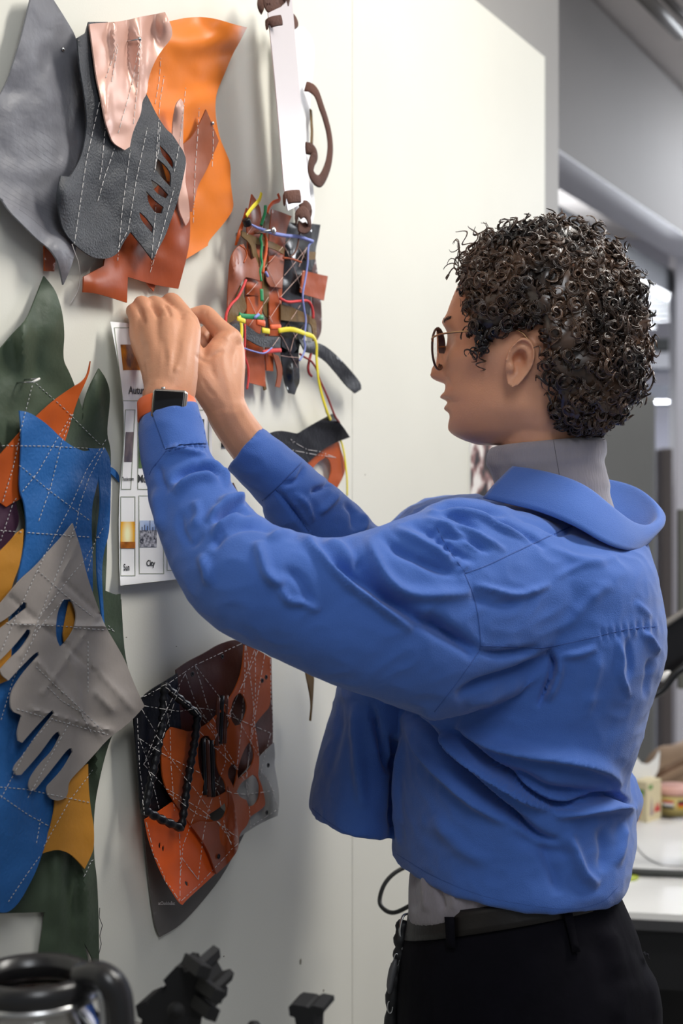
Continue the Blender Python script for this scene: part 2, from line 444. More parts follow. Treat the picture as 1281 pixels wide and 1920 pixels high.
# milk-style carton with printed patches
ct = thing('open_carton', 'small cream printed carton with red shapes standing on the white table', 'carton', tpt(1200, 1532))
k = tpt(1200, 1532); Yc = k.y-.03
M_cream = mat('carton_cream', srgb(228, 214, 176), .6)
a0 = P(1190, 1531, Yc); a1 = P(1213, 1533, Yc-.03); a2 = P(1240, 1530, Yc+.02); a3 = a0 + (a2-a1)
zt = P(1200, 1463, Yc).z
V, Fc = slab([a0, a1, a2, a3], TZ, zt); obj('carton_body', V, Fc, M_cream, ct, smooth=False)
def patch(name, face, u0, u1, v0, v1, m, par, pts=None, lift=.0006):
    p0, p1 = face; d = p1-p0; nr = Vector((d.y, -d.x, 0)).normalized()*lift
    pts = pts or [(0, 0), (1, 0), (1, 1), (0, 1)]
    V = []
    for (a, b) in pts:
        q = p0 + d*(u0+(u1-u0)*a); V.append(Vector((q.x, q.y, TZ+(zt-TZ)*(v0+(v1-v0)*b)))+nr)
    V += [v-nr*1.5 for v in V]; n = len(pts)
    Fc = [tuple(range(n)), tuple(reversed(range(n, 2*n)))]+[(i, i+n, (i+1) % n+n, (i+1) % n) for i in range(n)]
    return obj(name, V, Fc, m, par, smooth=False)
M_red = mat('print_red', srgb(206, 62, 66), .5); M_grn = mat('print_green', srgb(120, 160, 96), .5)
M_gry = mat('print_mauve', srgb(170, 150, 150), .5)
patch('printed_shape', (a0, a1), -.1, .6, .0, .35, M_red, ct, [(0, 0), (.5, 0), (1, .9), (.6, 1)])
patch('printed_shape', (a1, a2), .5, .95, .2, .45, M_red, ct, [(0, 0), (.3, .9), (.5, .3), (.7, 1), (1, 0)])
patch('printed_shape', (a1, a2), .12, .4, .8, .92, M_grn, ct)
patch('printed_shape', (a1, a2), .2, .45, .15, .62, M_gry, ct, [(0, 0), (1, 0), (.5, 1)])
patch('printed_shape', (a0, a1), .3, .8, .66, .8, M_grn, ct)
# open white flaps
fl_ = MB()
pts = [(1168, 1470), (1172, 1430), (1186, 1412), (1194, 1420), (1204, 1432), (1216, 1434), (1228, 1424), (1238, 1405), (1236, 1442), (1222, 1468), (1200, 1474)]
V = [P(x, y, Yc+.03+.0006*(x-1200)) for x, y in chaikin(pts, .15, 1)]; n = len(V)
V += [v+Vector((0, .006, 0)) for v in V]
obj('paper_flap', V, [tuple(range(n)), tuple(reversed(range(n, 2*n)))]+[(i, i+n, (i+1) % n+n, (i+1) % n) for i in range(n)], mat('white_paper', srgb(244, 244, 242), .7), ct, smooth=False)
# round tin tub with flags
tbp = tpt(1272, 1533); rr_ = 34/F*tbp.y
tt = thing('round_tub', 'yellow round tub with pink lid and striped flags at the right edge', 'tub', tbp)
c0 = Vector((tbp.x, tbp.y+rr_, TZ)); hz = P(0, 1493, tbp.y).z-TZ
MB().lathe(c0, [(0, 0), (rr_, 0), (rr_, hz), (0, hz)], 36).build('tub_body', mat('tub_yellow', srgb(206, 188, 122), .5), tt)
MB().lathe(c0+Vector((0, 0, hz)), [(0, 0), (rr_*1.06, 0), (rr_*1.06, .012), (rr_*.95, .018), (0, .018)], 36).build('lid', mat('lid_pink', srgb(222, 172, 160), .5), tt)
for (ax, cols) in [(-.62, [(200, 70, 40), (235, 235, 235), (40, 40, 40)]), (.32, [(40, 40, 40), (200, 60, 40), (210, 170, 40)])]:
    for i, cc in enumerate(cols):
        m_ = MB(); V = []; n = 7
        for zf in (0, 1):
            for k_ in range(n):
                a = -math.pi/2 + ax*.9 + (k_/(n-1)-.5)*.62
                V.append(c0 + Vector((math.cos(a)*(rr_+.0012), math.sin(a)*(rr_+.0012), hz*(.78-.13*(i+zf)))))
        m_.add(V, [(k_, k_+1, n+k_+1, n+k_) for k_ in range(n-1)]); m_.build('flag_stripe', mat('stripe', srgb(*cc), .5), tt)
# brown paper bag / jacket lump
bg = thing('paper_bag', 'crumpled brown paper bag lying on the table behind the carton', 'bag', P(1262, 1480, 3.55))
V, Fc = loft([(1196, 1452, 1205, 1475, 3.55, .03), (1215, 1420, 1225, 1500, 3.6, .10), (1245, 1402, 1250, 1515, 3.62, .15), (1290, 1388, 1290, 1520, 3.62, .17), (1340, 1385, 1340, 1520, 3.62, .16), (1370, 1400, 1370, 1500, 3.62, .08)], 24, 4)
V = [v+Vector((noise.noise(v*14)*.014, 0, noise.noise(v*11+Vector((3, 1, 2)))*.018)) for v in V]
obj('bag_body', V, Fc, mat('brown_paper', srgb(158, 132, 108), .8, .5, 18, var=.25, var_scale=7), bg)
V, Fc = loft([(1212, 1462, 1214, 1470, 3.42, .006), (1240, 1440, 1246, 1452, 3.40, .01), (1262, 1428, 1268, 1440, 3.41, .012), (1300, 1410, 1304, 1424, 3.42, .012)], 10, 4)
obj('fold', V, Fc, mat('brown_paper_dark', srgb(120, 96, 76), .8, .4, 20), bg)
# cables, coaster
def tcurve(pts, z): return cat([tpt(x, y, z) for x, y in pts], 8)
q = MB().tube(tcurve([(1100, 1634), (1165, 1634), (1210, 1636), (1290, 1639), (1400, 1640)], TZ+.008), .0075, 10).build('power_cable', mat('cable_black', srgb(52, 54, 52), .5)); tag(q, 'thick black cable running straight across the white table top', 'cable', 'cables on the white table')
q = MB().tube(tcurve([(1188, 1576), (1205, 1600), (1228, 1616), (1255, 1623), (1300, 1622)], TZ+.002), .0018, 8).build('thin_cable', mat('cable_white', srgb(214, 214, 214), .5)); tag(q, 'thin white cord curving across the white table top', 'cable', 'cables on the white table')
cc = tpt(1172, 1646); q = thing('mouse_mat', 'small round lime green mat on the table by the hip', 'coaster', cc)
MB().lathe(cc+Vector((0, 0, 0)), [(0, 0), (.026, 0), (.026, .004), (0, .004)], 40).build('pad', mat('lime', srgb(176, 190, 52), .5), q)
MB().tube([cc+Vector((.012*math.cos(a), .009*math.sin(a), .0045)) for a in np.linspace(0, 4.5, 14)], .0014, 6).build('printed_mark', mat('lime_dark', srgb(90, 100, 30), .5), q)

# black tilted screen on an arm behind his back
sc = thing('tilted_monitor', 'black tilted screen on an arm sticking out behind his back', 'monitor', tpt(1330, 1640))
Ys = 2.55
fr = [P(1215, 1196, Ys), P(1290, 1140, Ys), P(1420, 1050, Ys), P(1420, 1150, Ys), P(1290, 1234, Ys), P(1205, 1310, Ys)]
V = fr+[v+Vector((.01, .035, 0)) for v in fr]; n = 6
obj('screen_shell', V, [tuple(range(n)), tuple(reversed(range(n, 2*n)))]+[(i, i+n, (i+1) % n+n, (i+1) % n) for i in range(n)], mat('screen_black', srgb(16, 14, 16), .28, spec=.6), sc, smooth=False)
MB().tube(cat([P(1200, 1205, Ys-.01), P(1245, 1172, Ys-.01), P(1290, 1142, Ys-.01), P(1350, 1098, Ys-.01)], 5), .006, 8).build('top_rim', mat('rim_grey', srgb(120, 116, 112), .4), sc)
MB().tube(cat([P(1195, 1306, Ys-.03), P(1222, 1304, Ys-.03), P(1245, 1290, Ys-.03), P(1268, 1262, Ys-.03), P(1300, 1240, Ys-.03)], 6), .0075, 8).build('handle_loop', mat('handle_black', srgb(24, 24, 26), .25), sc)
MB().sphere(P(1248, 1268, Ys-.02), 1, 14, (.013, .006, .008), Matrix.Rotation(-.7, 3, 'Y')).build('painted_highlight', mat('highlight_white', srgb(226, 224, 222), .3), sc)  # highlight on the black shell, modelled as a pale ellipse
pp = P(1345, 1130, Ys+.06); MB().tube([Vector((pp.x, pp.y, pp.z)), Vector((pp.x+.03, pp.y+.12, 1.0)), Vector((pp.x+.03, pp.y+.30, TZ+.016))], .016, 10).build('support_arm', M_black, sc)

# framed print hanging past the face
pr = thing('framed_print', 'dark mottled pink and black print on the wall behind his chin', 'picture', WP(905, 880, .01))
def rect_on_wall(name, x0, y0, x1, y1, o0, o1, m, parent):
    q = []
    for o_ in (o1, o0):
        for (x, y) in ((x0, y0), (x1, y0), (x1, y1), (x0, y1)):
            Yb = wy(x, o1); X = (x-640.5)/F*Yb; v = P(x, y, Yb); q.append(v - Vector((NX, NY, 0))*(o1-o_))
    return obj(name, q, [(3, 2, 1, 0), (4, 5, 6, 7), (0, 1, 5, 4), (1, 2, 6, 5), (2, 3, 7, 6), (3, 0, 4, 7)], m, parent, smooth=False)
mp_ = mat('print_mottle', srgb(120, 96, 92), .5, var=.9, var_scale=26); nt = mp_.node_tree
rmp = [n for n in nt.nodes if n.type == 'VALTORGB'][0]; rmp.color_ramp.elements[0].color = (*srgb(36, 30, 30), 1); rmp.color_ramp.elements[0].position = .42
e = rmp.color_ramp.elements.new(.52); e.color = (*srgb(150, 112, 108), 1); rmp.color_ramp.elements[-1].color = (*srgb(232, 226, 220), 1); rmp.color_ramp.elements[-1].position = .60
rect_on_wall('white_mount', 882, 780, 990, 1010, .0002, .003, mat('mount_white', srgb(240, 240, 236), .6), pr)
rect_on_wall('print', 884, 782, 988, 1008, .003, .0045, mp_, pr)

# ================================================================== leather work pinned to the wall
L_grey = leather('leather_grey', (116, 116, 122), .42, .5, 90, .12, stretch=(1, 1, 1))
L_charc = leather('leather_charcoal', (62, 64, 68), .42, .55, 420, .2, vor=False)
L_rose = leather('leather_rose', (208, 164, 148), .30, .12, 40, .06, metal=.12)
L_orange = leather('leather_orange', (226, 124, 44), .42, .15, 60, .08)
L_rust = leather('leather_rust', (152, 70, 36), .36, .2, 60, .15)
L_rust2 = leather('leather_chestnut', (166, 76, 34), .42, .2, 90, .15)
L_brownrose = leather('leather_brown_rose', (150, 86, 62), .40, .2, 50, .15)
L_green = leather('leather_dark_green', (66, 78, 62), .5, .3, 120, .2)
L_blue = leather('leather_blue', (42, 96, 158), .5, .45, 220, .12)
L_purple = leather('leather_purple', (66, 40, 58), .5, .3, 120, .2)
L_ochre = leather('leather_ochre', (184, 126, 46), .5, .25, 120, .15)
L_taupe = leather('leather_taupe', (146, 138, 132), .5, .25, 70, .05)
L_dbrown = leather('leather_dark_brown', (84, 46, 36), .38, .2, 90, .2)
L_tan = leather('leather_tan', (176, 80, 30), .38, .2, 70, .12)
L_neon = leather('leather_bright_orange', (240, 100, 40), .4, .15, 60, .05)
L_lgrey = leather('leather_light_grey', (166, 164, 158), .45, .4, 30, .08)
L_black = leather('leather_black', (24, 24, 28), .38, .3, 160, .2)
L_gloss = leather('leather_black_gloss', (26, 27, 30), .2, .3, 40, .2, spec=.7)
L_olive = leather('leather_olive', (110, 84, 46), .55, .3, 160, .2)
L_suede = leather('suede_brown', (96, 66, 56), .8, .6, 300, .35)
M_thread = mat('thread_white', srgb(226, 220, 216), .7)
M_thread2 = mat('thread_grey', srgb(188, 186, 186), .7); M_pink = mat('thread_pink', srgb(226, 190, 178), .7)
M_steel = mat('pin_steel', srgb(190, 190, 190), .25, metal=1)
def base_at(x, y): return WP(x, y, 0)
def pin(x, y, off, lab, cat_='pin', n='wall_pin', r=.0022):
    t = thing(n, lab, cat_, WP(x, y, 0), 'steel pins in the wall')
    b = WP(x, y, off+.003); a = b - Vector((NX, NY, 0))*(off+.002)
    MB().tube([a, b], .0007, 8).build('shaft', M_steel, t)
    MB().lathe(b, [(0, -.001), (r, -.001), (r*1.05, 0), (r*.8, .0012), (0, .0016)], 16, Vector((NX, NY, 0)).to_track_quat('Z', 'Y').to_matrix()).build('head', M_steel, t)
z1 = lambda p: zz(p, 0, 0, 2.669)
# --- large grey hide
g_ = thing('grey_hide', 'large pointed grey leather hide hanging at the upper left edge', 'leather piece', base_at(60, 300))
gh = sheet('hide', z1([(160, -30), (250, -30), (330, 95), (385, 190), (405, 330), (418, 480), (430, 640), (415, 740), (355, 885), (340, 1000), (370, 1120), (385, 1225), (365, 1310), (345, 1365), (318, 1425), (302, 1350), (288, 1300), (250, 1245), (190, 1200), (120, 1130), (50, 1060), (0, 985), (-80, 900), (-110, 700), (-60, 560), (0, 480), (45, 390), (80, 280), (110, 180)]), L_grey, g_,
           off=offn(.016, .006, .010, 2, [(25, 420, 60, 60, .014), (110, 480, 30, 40, .014), (150, 250, 18, 90, -.008)]), thick=.002, g=8)
# embossed ribs low on the hide
bv = bvh_of([gh])
for i in range(17):
    x0, y0 = -4, 196+i*11.5; L_ = 175-abs(i-8)*5
    path = [(x0+L_*s, y0+L_*s*(.66+.02*math.sin(i))+3*math.sin(s*7+i)) for s in np.linspace(0, 1, 14)]
    stitch_lines(bv, [path], L_grey, g_, r=.0009, dash=0, lift=-.0005, step=6)
pin(118, 92, .012, 'tiny steel pin at the right edge of the large grey hide')
# --- stitched collage of orange, rose, charcoal and rust leather
c1 = thing('leather_collage', 'stitched leather collage of orange, rose, charcoal and rust pieces at the top', 'leather collage', base_at(260, 300), 'stitched leather collages on the wall')
def N1(base, **k): return offn(base, .005, .011, 5, k.get('b', ()))
po = []
po.append(sheet('orange_panel', z1([(760, 120), (860, 104), (930, 88), (1010, 84), (1070, 92), (1120, 105), (1180, 124), (1237, 137), (1200, 210), (1165, 270), (1120, 380), (1085, 460), (1078, 520), (1080, 590), (1100, 690), (1130, 760), (1155, 820), (1153, 900), (1162, 970), (1172, 1045), (1120, 1120), (1045, 1205), (1040, 1230), (930, 1298), (900, 1100), (840, 900), (760, 620), (730, 460), (740, 300)]), L_orange, c1,
               off=N1(.012, b=[(430, 40, 40, 40, .030), (380, 80, 60, 26, .012), (400, 230, 30, 30, -.006), (380, 160, 50, 22, -.005)]), g=8, label='orange leather'))
po.append(sheet('rust_panel', z1([(600, 1130), (820, 900), (905, 930), (940, 1010), (952, 1060), (952, 1200), (930, 1310), (893, 1445), (770, 1425), (640, 1385), (636, 1515), (560, 1490), (480, 1467), (417, 1462), (420, 1385), (520, 1330), (525, 1290), (580, 1180)]), L_rust, c1,
               off=N1(.014, b=[(180, 540, 30, 30, .010), (330, 420, 25, 60, .008)]), g=7, label='rust brown leather'))
po.append(sheet('rust_tip', z1([(725, 1405), (780, 1420), (770, 1458)]), L_rust2, c1, off=.008, g=5))
po.append(sheet('rose_brown_panel', z1([(900, 730), (920, 720), (960, 690), (1000, 620), (1032, 548), (1060, 615), (1096, 705), (1065, 780), (1030, 860), (990, 930), (975, 1000), (962, 1060), (940, 1060), (915, 960), (905, 850)]), L_brownrose, c1, off=N1(.021), g=6, label='brownish rose leather'))
po.append(sheet('copper_loop', z1([(862, 700), (868, 600), (884, 515), (905, 493), (922, 515), (918, 620), (916, 740), (935, 810), (925, 900), (945, 1000), (952, 1100), (930, 1130), (890, 1040), (900, 900), (880, 780)]), L_rose, c1, off=N1(.025, b=[(335, 200, 12, 30, .01)]), g=5, label='shiny copper leather loop'))
ED_ = MB()
slits = [[(806, 733), (845, 775), (866, 812), (862, 838), (835, 800), (815, 775)], [(795, 803), (830, 835), (852, 870), (848, 925), (812, 885), (785, 850)], [(764, 905), (800, 930), (836, 972), (826, 988), (800, 975), (775, 950)], [(740, 965), (780, 1010), (812, 1035), (805, 1062), (778, 1060), (750, 1020)], [(704, 1065), (735, 1095), (762, 1135), (758, 1160), (728, 1125), (708, 1095)]]
po.append(sheet('charcoal_panel', z1([(388, 190), (430, 165), (445, 110), (540, 110), (640, 300), (700, 430), (735, 472), (770, 545), (800, 600), (835, 650), (862, 670), (900, 730), (918, 755), (935, 806), (915, 900), (905, 950), (885, 1020), (850, 1120), (828, 1180), (790, 1250), (765, 1302), (720, 1240), (655, 1160), (620, 1210), (590, 1270), (540, 1296), (470, 1292), (420, 1260), (370, 1220), (315, 1150), (300, 1080), (284, 985), (295, 930), (305, 880), (350, 885), (380, 840), (412, 770), (430, 680), (438, 600), (420, 450), (398, 330)]), L_charc, c1,
               holes=[z1([(sum(q[0] for q in s)/len(s)+(x-sum(q[0] for q in s)/len(s))*1.22, sum(q[1] for q in s)/len(s)+(y-sum(q[1] for q in s)/len(s))*1.16) for x, y in s]) for s in slits], off=N1(.029, b=[(120, 350, 26, 60, .016), (290, 470, 20, 30, .006), (150, 100, 12, 90, .010)]), g=7, label='charcoal grained leather with slits'))
po.append(sheet('rose_panel', z1([(448, 122), (470, 116), (560, 112), (640, 100), (700, 84), (770, 72), (826, 60), (845, 100), (862, 142), (862, 190), (800, 262), (765, 330), (744, 390), (736, 470), (712, 505), (706, 570), (680, 625), (662, 672), (650, 735), (624, 751), (565, 716), (545, 660), (528, 610), (505, 480), (485, 400), (465, 250)]), L_rose, c1,
               off=N1(.035, b=[(215, 75, 8, 60, .007), (240, 90, 7, 70, -.006), (262, 110, 8, 70, .007), (290, 60, 14, 40, -.006), (200, 210, 8, 50, .005), (310, 40, 18, 26, .010)]), g=6, label='shiny rose gold leather'))
bv = bvh_of(po)
for p in [[(585, 220), (560, 300), (528, 390)], [(588, 230), (570, 330), (556, 420)], [(704, 200), (660, 420), (590, 665)], [(702, 205), (690, 400), (666, 620)], [(500, 495), (430, 800), (370, 1220)], [(525, 640), (505, 850), (495, 900)], [(570, 745), (520, 890), (484, 1018)], [(650, 750), (610, 1050), (587, 1305)], [(735, 640), (680, 900), (640, 1150), (590, 1240)], [(803, 290), (795, 400), (775, 520)], [(820, 380), (800, 500), (775, 850)], [(928, 440), (915, 560), (900, 700), (870, 860)], [(995, 540), (990, 640), (975, 850), (965, 1120)], [(1065, 640), (1065, 740), (1060, 835)], [(870, 940), (800, 1200), (748, 1368)], [(780, 1010), (765, 1200), (755, 1330)], [(800, 620), (790, 760), (770, 860)]]:
    stitch_lines(bv, [z1(p)], M_thread, c1, r=.00038, dash=5, gap=2, lift=.0006)
pin(262, 73, .04, 'steel pin through the rose gold leather at the top')
pin(399, 231, .02, 'steel pin at the right edge of the orange leather')
q = sheet('orange_scrap', z1([(222, 1230), (280, 1290), (272, 1358), (224, 1356)]), L_tan, off=offn(.006, .001), g=5); tag(q, 'small orange brown leather scrap tucked under the grey hide tip', 'leather scrap')
q = MB(); stp = cat([WP(135, 458, .035), WP(142, 478, .03), WP(147, 492, .02), WP(150, 520, .006), WP(146, 545, .004), WP(132, 570, .003)], 6)
q = q.tube(stp, .00035, 5).build('loose_thread', M_thread); tag(q, 'loose white thread dangling under the charcoal leather', 'thread')

# --- big green, blue, taupe collage at the left
c2 = thing('leather_collage', 'tall stitched leather collage of green, blue and taupe pieces at the left edge', 'leather collage', base_at(90, 1200), 'stitched leather collages on the wall')
a = lambda p: zz(p, 0, 500, 2.527); b4 = lambda p: zz(p, 0, 1100, 2.527)
def N2(base, b=()): return offn(base, .006, .008, 11, b)
p2 = []
p2.append(sheet('green_panel', a([(210, 45), (262, 108), (290, 190), (302, 260), (306, 330), (300, 400), (303, 450), (328, 498), (352, 555), (400, 700), (386, 735), (400, 640), (425, 570), (445, 530), (470, 482), (500, 525), (520, 580), (522, 640), (505, 790), (525, 860), (526, 940), (500, 960), (510, 1300), (500, 1535), (548, 1555), (572, 1550), (575, 1700), (590, 1850), (560, 2000), (200, 2000), (150, 1300), (60, 1000), (20, 842), (-60, 780), (-60, 440), (0, 390), (60, 320), (128, 252), (165, 160)]), L_green, c2,
                off=N2(.010, [(45, 640, 16, 60, .016), (100, 600, 30, 60, .010), (62, 690, 14, 40, -.006), (185, 740, 16, 50, .010)]), g=8, label='dark green leather'))
p2.append(sheet('lower_green_panel', b4([(200, 0), (575, 60), (590, 330), (640, 500), (530, 700), (485, 850), (445, 1050), (445, 1280), (460, 1380), (468, 1560), (470, 1800), (440, 1806), (440, 1760), (400, 1690), (425, 1806), (300, 1806), (175, 1806), (200, 1660), (215, 1542), (100, 1545), (-60, 1550), (-60, 900), (100, 500)]), L_green, c2,
                off=N2(.008, [(160, 1640, 14, 120, .014), (110, 1650, 20, 120, .012), (185, 1430, 16, 60, .016)]), g=9, label='dark green leather'))
p2.append(sheet('rust_band', a([(430, 448), (425, 500), (400, 560), (372, 620), (345, 700), (318, 800), (250, 1000), (100, 1100), (60, 1118), (30, 1138), (-10, 1110), (-60, 1100), (-60, 960), (0, 895), (90, 790), (180, 702), (260, 630), (340, 575), (390, 545), (415, 515)]), L_tan, c2, off=N2(.017), g=6, label='rust orange leather'))
p2.append(sheet('purple_panel', a([(-60, 1090), (0, 1112), (40, 1130), (72, 1105), (95, 1200), (72, 1260), (50, 1300), (0, 1345), (-60, 1350)]), L_purple, c2, off=N2(.015), g=6, label='dark purple leather'))
p2.append(sheet('blue_strip', a([(420, 860), (470, 862), (497, 858), (520, 900), (527, 960), (522, 1250), (492, 1350), (482, 1450), (490, 1600), (496, 1705), (486, 1715), (478, 1600), (462, 1480), (458, 1300), (480, 1120), (470, 990), (445, 900)]), L_blue, c2, off=N2(.024), g=5, label='blue leather'))
p2.append(sheet('blue_panel', a([(94, 682), (140, 690), (220, 742), (300, 822), (350, 855), (400, 877), (438, 868), (458, 930), (470, 1000), (448, 1080), (436, 1140), (434, 1260), (440, 1360), (440, 1700), (400, 2200), (300, 2450), (265, 2540), (240, 2660), (198, 2790), (165, 2880), (100, 3000), (60, 3045), (25, 3064), (-60, 3050), (-60, 2000), (60, 1650), (86, 1480), (104, 1400), (130, 1250), (118, 1120), (92, 1060), (100, 900), (104, 790)]), L_blue, c2,
                off=N2(.024, [(75, 1640, 50, 80, .012), (20, 1500, 40, 60, .008)]), g=8, label='blue leather'))
p2.append(sheet('ochre_panel', a([(112, 1243), (108, 1330), (92, 1420), (60, 1500), (30, 1640), (60, 1800), (40, 1960), (-60, 2000), (-60, 1400), (0, 1352), (60, 1290), (80, 1262)]), L_ochre, c2, off=N2(.028), g=6, label='ochre yellow leather'))
p2.append(sheet('lower_ochre_panel', b4([(418, 840), (420, 950), (430, 1050), (446, 1140), (446, 1240), (425, 1290), (402, 1337), (370, 1300), (330, 1262), (270, 1243), (188, 1268), (215, 1220), (242, 1140), (262, 1050), (262, 980), (300, 900)]), L_ochre, c2, off=N2(.030), g=6, label='ochre yellow leather'))
p2.append(sheet('ochre_insert', b4([(330, 70), (352, 80), (372, 140), (340, 230), (306, 262), (300, 220), (318, 130)]), L_ochre, c2, off=N2(.0295), g=5, label='ochre yellow leather'))
gp = a([(345, 1216), (362, 1270), (382, 1330), (410, 1455), (445, 1560), (478, 1650), (500, 1705), (545, 1780), (592, 1862)]) + b4([(640, 470), (686, 566), (610, 650), (520, 712), (430, 815), (345, 902), (325, 930), (322, 985), (300, 1008), (270, 1015), (238, 1004), (222, 975), (225, 945), (245, 925), (300, 865), (346, 785), (340, 765), (322, 768), (250, 860), (165, 965), (145, 967), (136, 945), (145, 905), (190, 840), (250, 780), (288, 706), (278, 686), (258, 695), (190, 790), (100, 892), (78, 893), (65, 870), (72, 845), (120, 790), (180, 700), (258, 600), (250, 585), (235, 595), (165, 670), (105, 740), (88, 730), (82, 690), (104, 615), (98, 605), (65, 595), (50, 570), (52, 500), (110, 410), (186, 325), (184, 308), (165, 315), (100, 380), (40, 445), (10, 420), (0, 395), (50, 340), (100, 295), (148, 225), (145, 205), (128, 203), (80, 265), (20, 330), (-60, 400), (-60, 250), (0, 200), (60, 155), (128, 100), (128, 78), (112, 72), (60, 130), (0, 170), (-60, 200)]) + a([(-60, 1665), (0, 1600), (50, 1540), (100, 1480), (170, 1420), (240, 1340), (300, 1275)])
p2.append(sheet('taupe_panel', gp, L_taupe, c2, holes=[b4([(302, 62), (335, 60), (352, 90), (366, 140), (352, 200), (325, 245), (300, 275), (285, 285), (268, 250), (264, 190), (275, 110)])],
                off=offn(.036, .004, .008, 11, [(235, 1310, 40, 40, .006)], [(40, 1170, 230, 1175, .004, 5), (60, 1330, 210, 1370, .004, 5), (150, 1010, 40, 1230, .003, 5), (200, 1130, 80, 1300, .003, 5), (20, 1120, 180, 1260, -.003, 5), (120, 1090, 240, 1200, -.003, 4), (70, 1240, 190, 1380, .003, 4), (180, 1300, 210, 1330, .004, 8), (110, 1130, 160, 1360, .0025, 5), (175, 1250, 250, 1330, .003, 6)]), g=5.5, label='taupe grey leather with finger cuts'))
bv = bvh_of(p2)
for p in [a([(0, 848), (200, 850), (435, 862)]), a([(150, 565), (110, 720), (60, 950), (10, 1120)]), a([(170, 555), (300, 670), (480, 850)]), a([(340, 700), (260, 830), (180, 970), (105, 1065)]), a([(345, 700), (290, 830), (240, 1040), (178, 1215)]), a([(500, 820), (410, 960), (330, 1140), (250, 1290)]), a([(495, 850), (420, 1000), (375, 1130), (355, 1250)]), a([(0, 1250), (200, 1265), (480, 1285)]), a([(255, 1280), (180, 1430), (100, 1600), (0, 1830)]), a([(350, 1240), (290, 1400), (210, 1600), (150, 1760)]), a([(485, 1240), (400, 1390), (330, 1470), (200, 1640)]), a([(455, 1270), (430, 1380), (412, 1450)]), a([(490, 1710), (540, 1728), (505, 1695)]), a([(30, 1690), (250, 1700), (490, 1720)]), a([(90, 940), (230, 1060), (420, 1200)]), a([(180, 1440), (300, 1550), (440, 1660)]), a([(0, 1300), (60, 1120), (80, 1090)]),
          b4([(300, 60), (180, 200), (60, 440), (0, 640)]), b4([(440, 868), (330, 1010), (200, 1240)]), b4([(0, 950), (120, 960), (420, 1022)]), b4([(250, 620), (130, 760), (0, 1010)]), b4([(185, 1280), (120, 1370), (38, 1492)]), b4([(80, 580), (240, 625), (510, 700)]), b4([(170, 380), (330, 530), (500, 700)]), b4([(430, 690), (380, 590), (290, 540), (220, 470)]), b4([(450, 1290), (430, 1300), (395, 1380)]), b4([(415, 260), (415, 500)]), b4([(190, 1100), (170, 1220)]), b4([(0, 990), (130, 1080), (240, 1140)]), b4([(330, 640), (240, 800), (130, 1000)])]:
    stitch_lines(bv, [p], M_thread2, c2, r=.00045, dash=6, gap=2.5, lift=.0006)
MB().tube([WP(185, 1790, .006), WP(190, 1770, .008), WP(187, 1755, .006), WP(192, 1735, .007), WP(186, 1720, .006), WP(187, 1702, .006)], .0004, 5).build('frayed_thread', L_black, c2)
t_ = thing('wall_staple', 'short white staple holding the dark green leather', 'staple', WP(68, 712, 0))
a_, b_ = WP(62, 716, .030), WP(74, 710, .030); MB().tube([a_, b_], .0012, 8).build('bridge', mat('staple_white', srgb(236, 232, 226), .3), t_)
MB().tube([a_, a_-Vector((NX, NY, 0))*.029], .0008, 6).build('prong', M_steel, t_); MB().tube([b_, b_-Vector((NX, NY, 0))*.029], .0008, 6).build('prong', M_steel, t_)
q = sheet('blue_scrap', a([(505, 940), (540, 955), (565, 985), (566, 1022), (548, 1000), (520, 975)]), L_blue, off=.004, g=4); tag(q, 'small pointed blue leather scrap beside the paper chart', 'leather scrap')

# --- brown, black and orange panel below the arm
c3 = thing('leather_collage', 'square stitched panel of brown, black and bright orange leather under the arm', 'leather collage', base_at(400, 1450), 'stitched leather collages on the wall')
e5 = lambda p: zz(p, 230, 1180, 3.124)
def N3(base, b=()): return offn(base, .004, .010, 21, b)
p3 = []
p3.append(sheet('dark_brown_panel', e5([(314, 238), (380, 190), (480, 140), (560, 90), (655, 58), (700, 76), (790, 118), (872, 168), (874, 300), (884, 660), (860, 800), (760, 900), (640, 1000), (500, 1000), (330, 900), (320, 500)]), L_dbrown, c3, off=N3(.020), g=7, label='dark brown leather'))
p3.append(sheet('black_panel', e5([(60, 470), (120, 392), (180, 345), (250, 305), (322, 258), (330, 400), (345, 600), (360, 900), (330, 1065), (290, 1030), (210, 1080), (135, 1112), (108, 1060), (96, 900), (82, 700)]), L_black, c3, off=N3(.024), g=7, label='black leather'))
p3.append(sheet('light_grey_panel', e5([(888, 664), (894, 740), (888, 790), (905, 880), (917, 960), (917, 1030), (908, 1092), (840, 1120), (760, 1165), (676, 1222), (640, 1100), (620, 1000), (640, 940), (690, 862), (760, 790), (830, 720)]), L_lgrey, c3, off=N3(.026, [(510, 1500, 14, 40, .010), (480, 1470, 10, 40, -.004)]), g=6, label='light grey leather'))
p3.append(sheet('bright_orange_panel', e5([(132, 1114), (210, 1070), (292, 1012), (345, 1075), (395, 1140), (450, 1210), (505, 1285), (545, 1430), (470, 1500), (372, 1588), (352, 1614), (334, 1603), (285, 1525), (245, 1460), (208, 1380), (175, 1290), (150, 1210)]), L_neon, c3,
                holes=[e5([(218, 1244), (228, 1258), (226, 1280), (214, 1284), (209, 1264)]), e5([(240, 1262), (249, 1278), (246, 1300), (234, 1298), (230, 1278)]), e5([(368, 1472), (386, 1484), (388, 1504), (372, 1500), (364, 1484)])],
                off=N3(.031, [(330, 1690, 30, 30, .012)]), g=6, label='bright orange leather'))
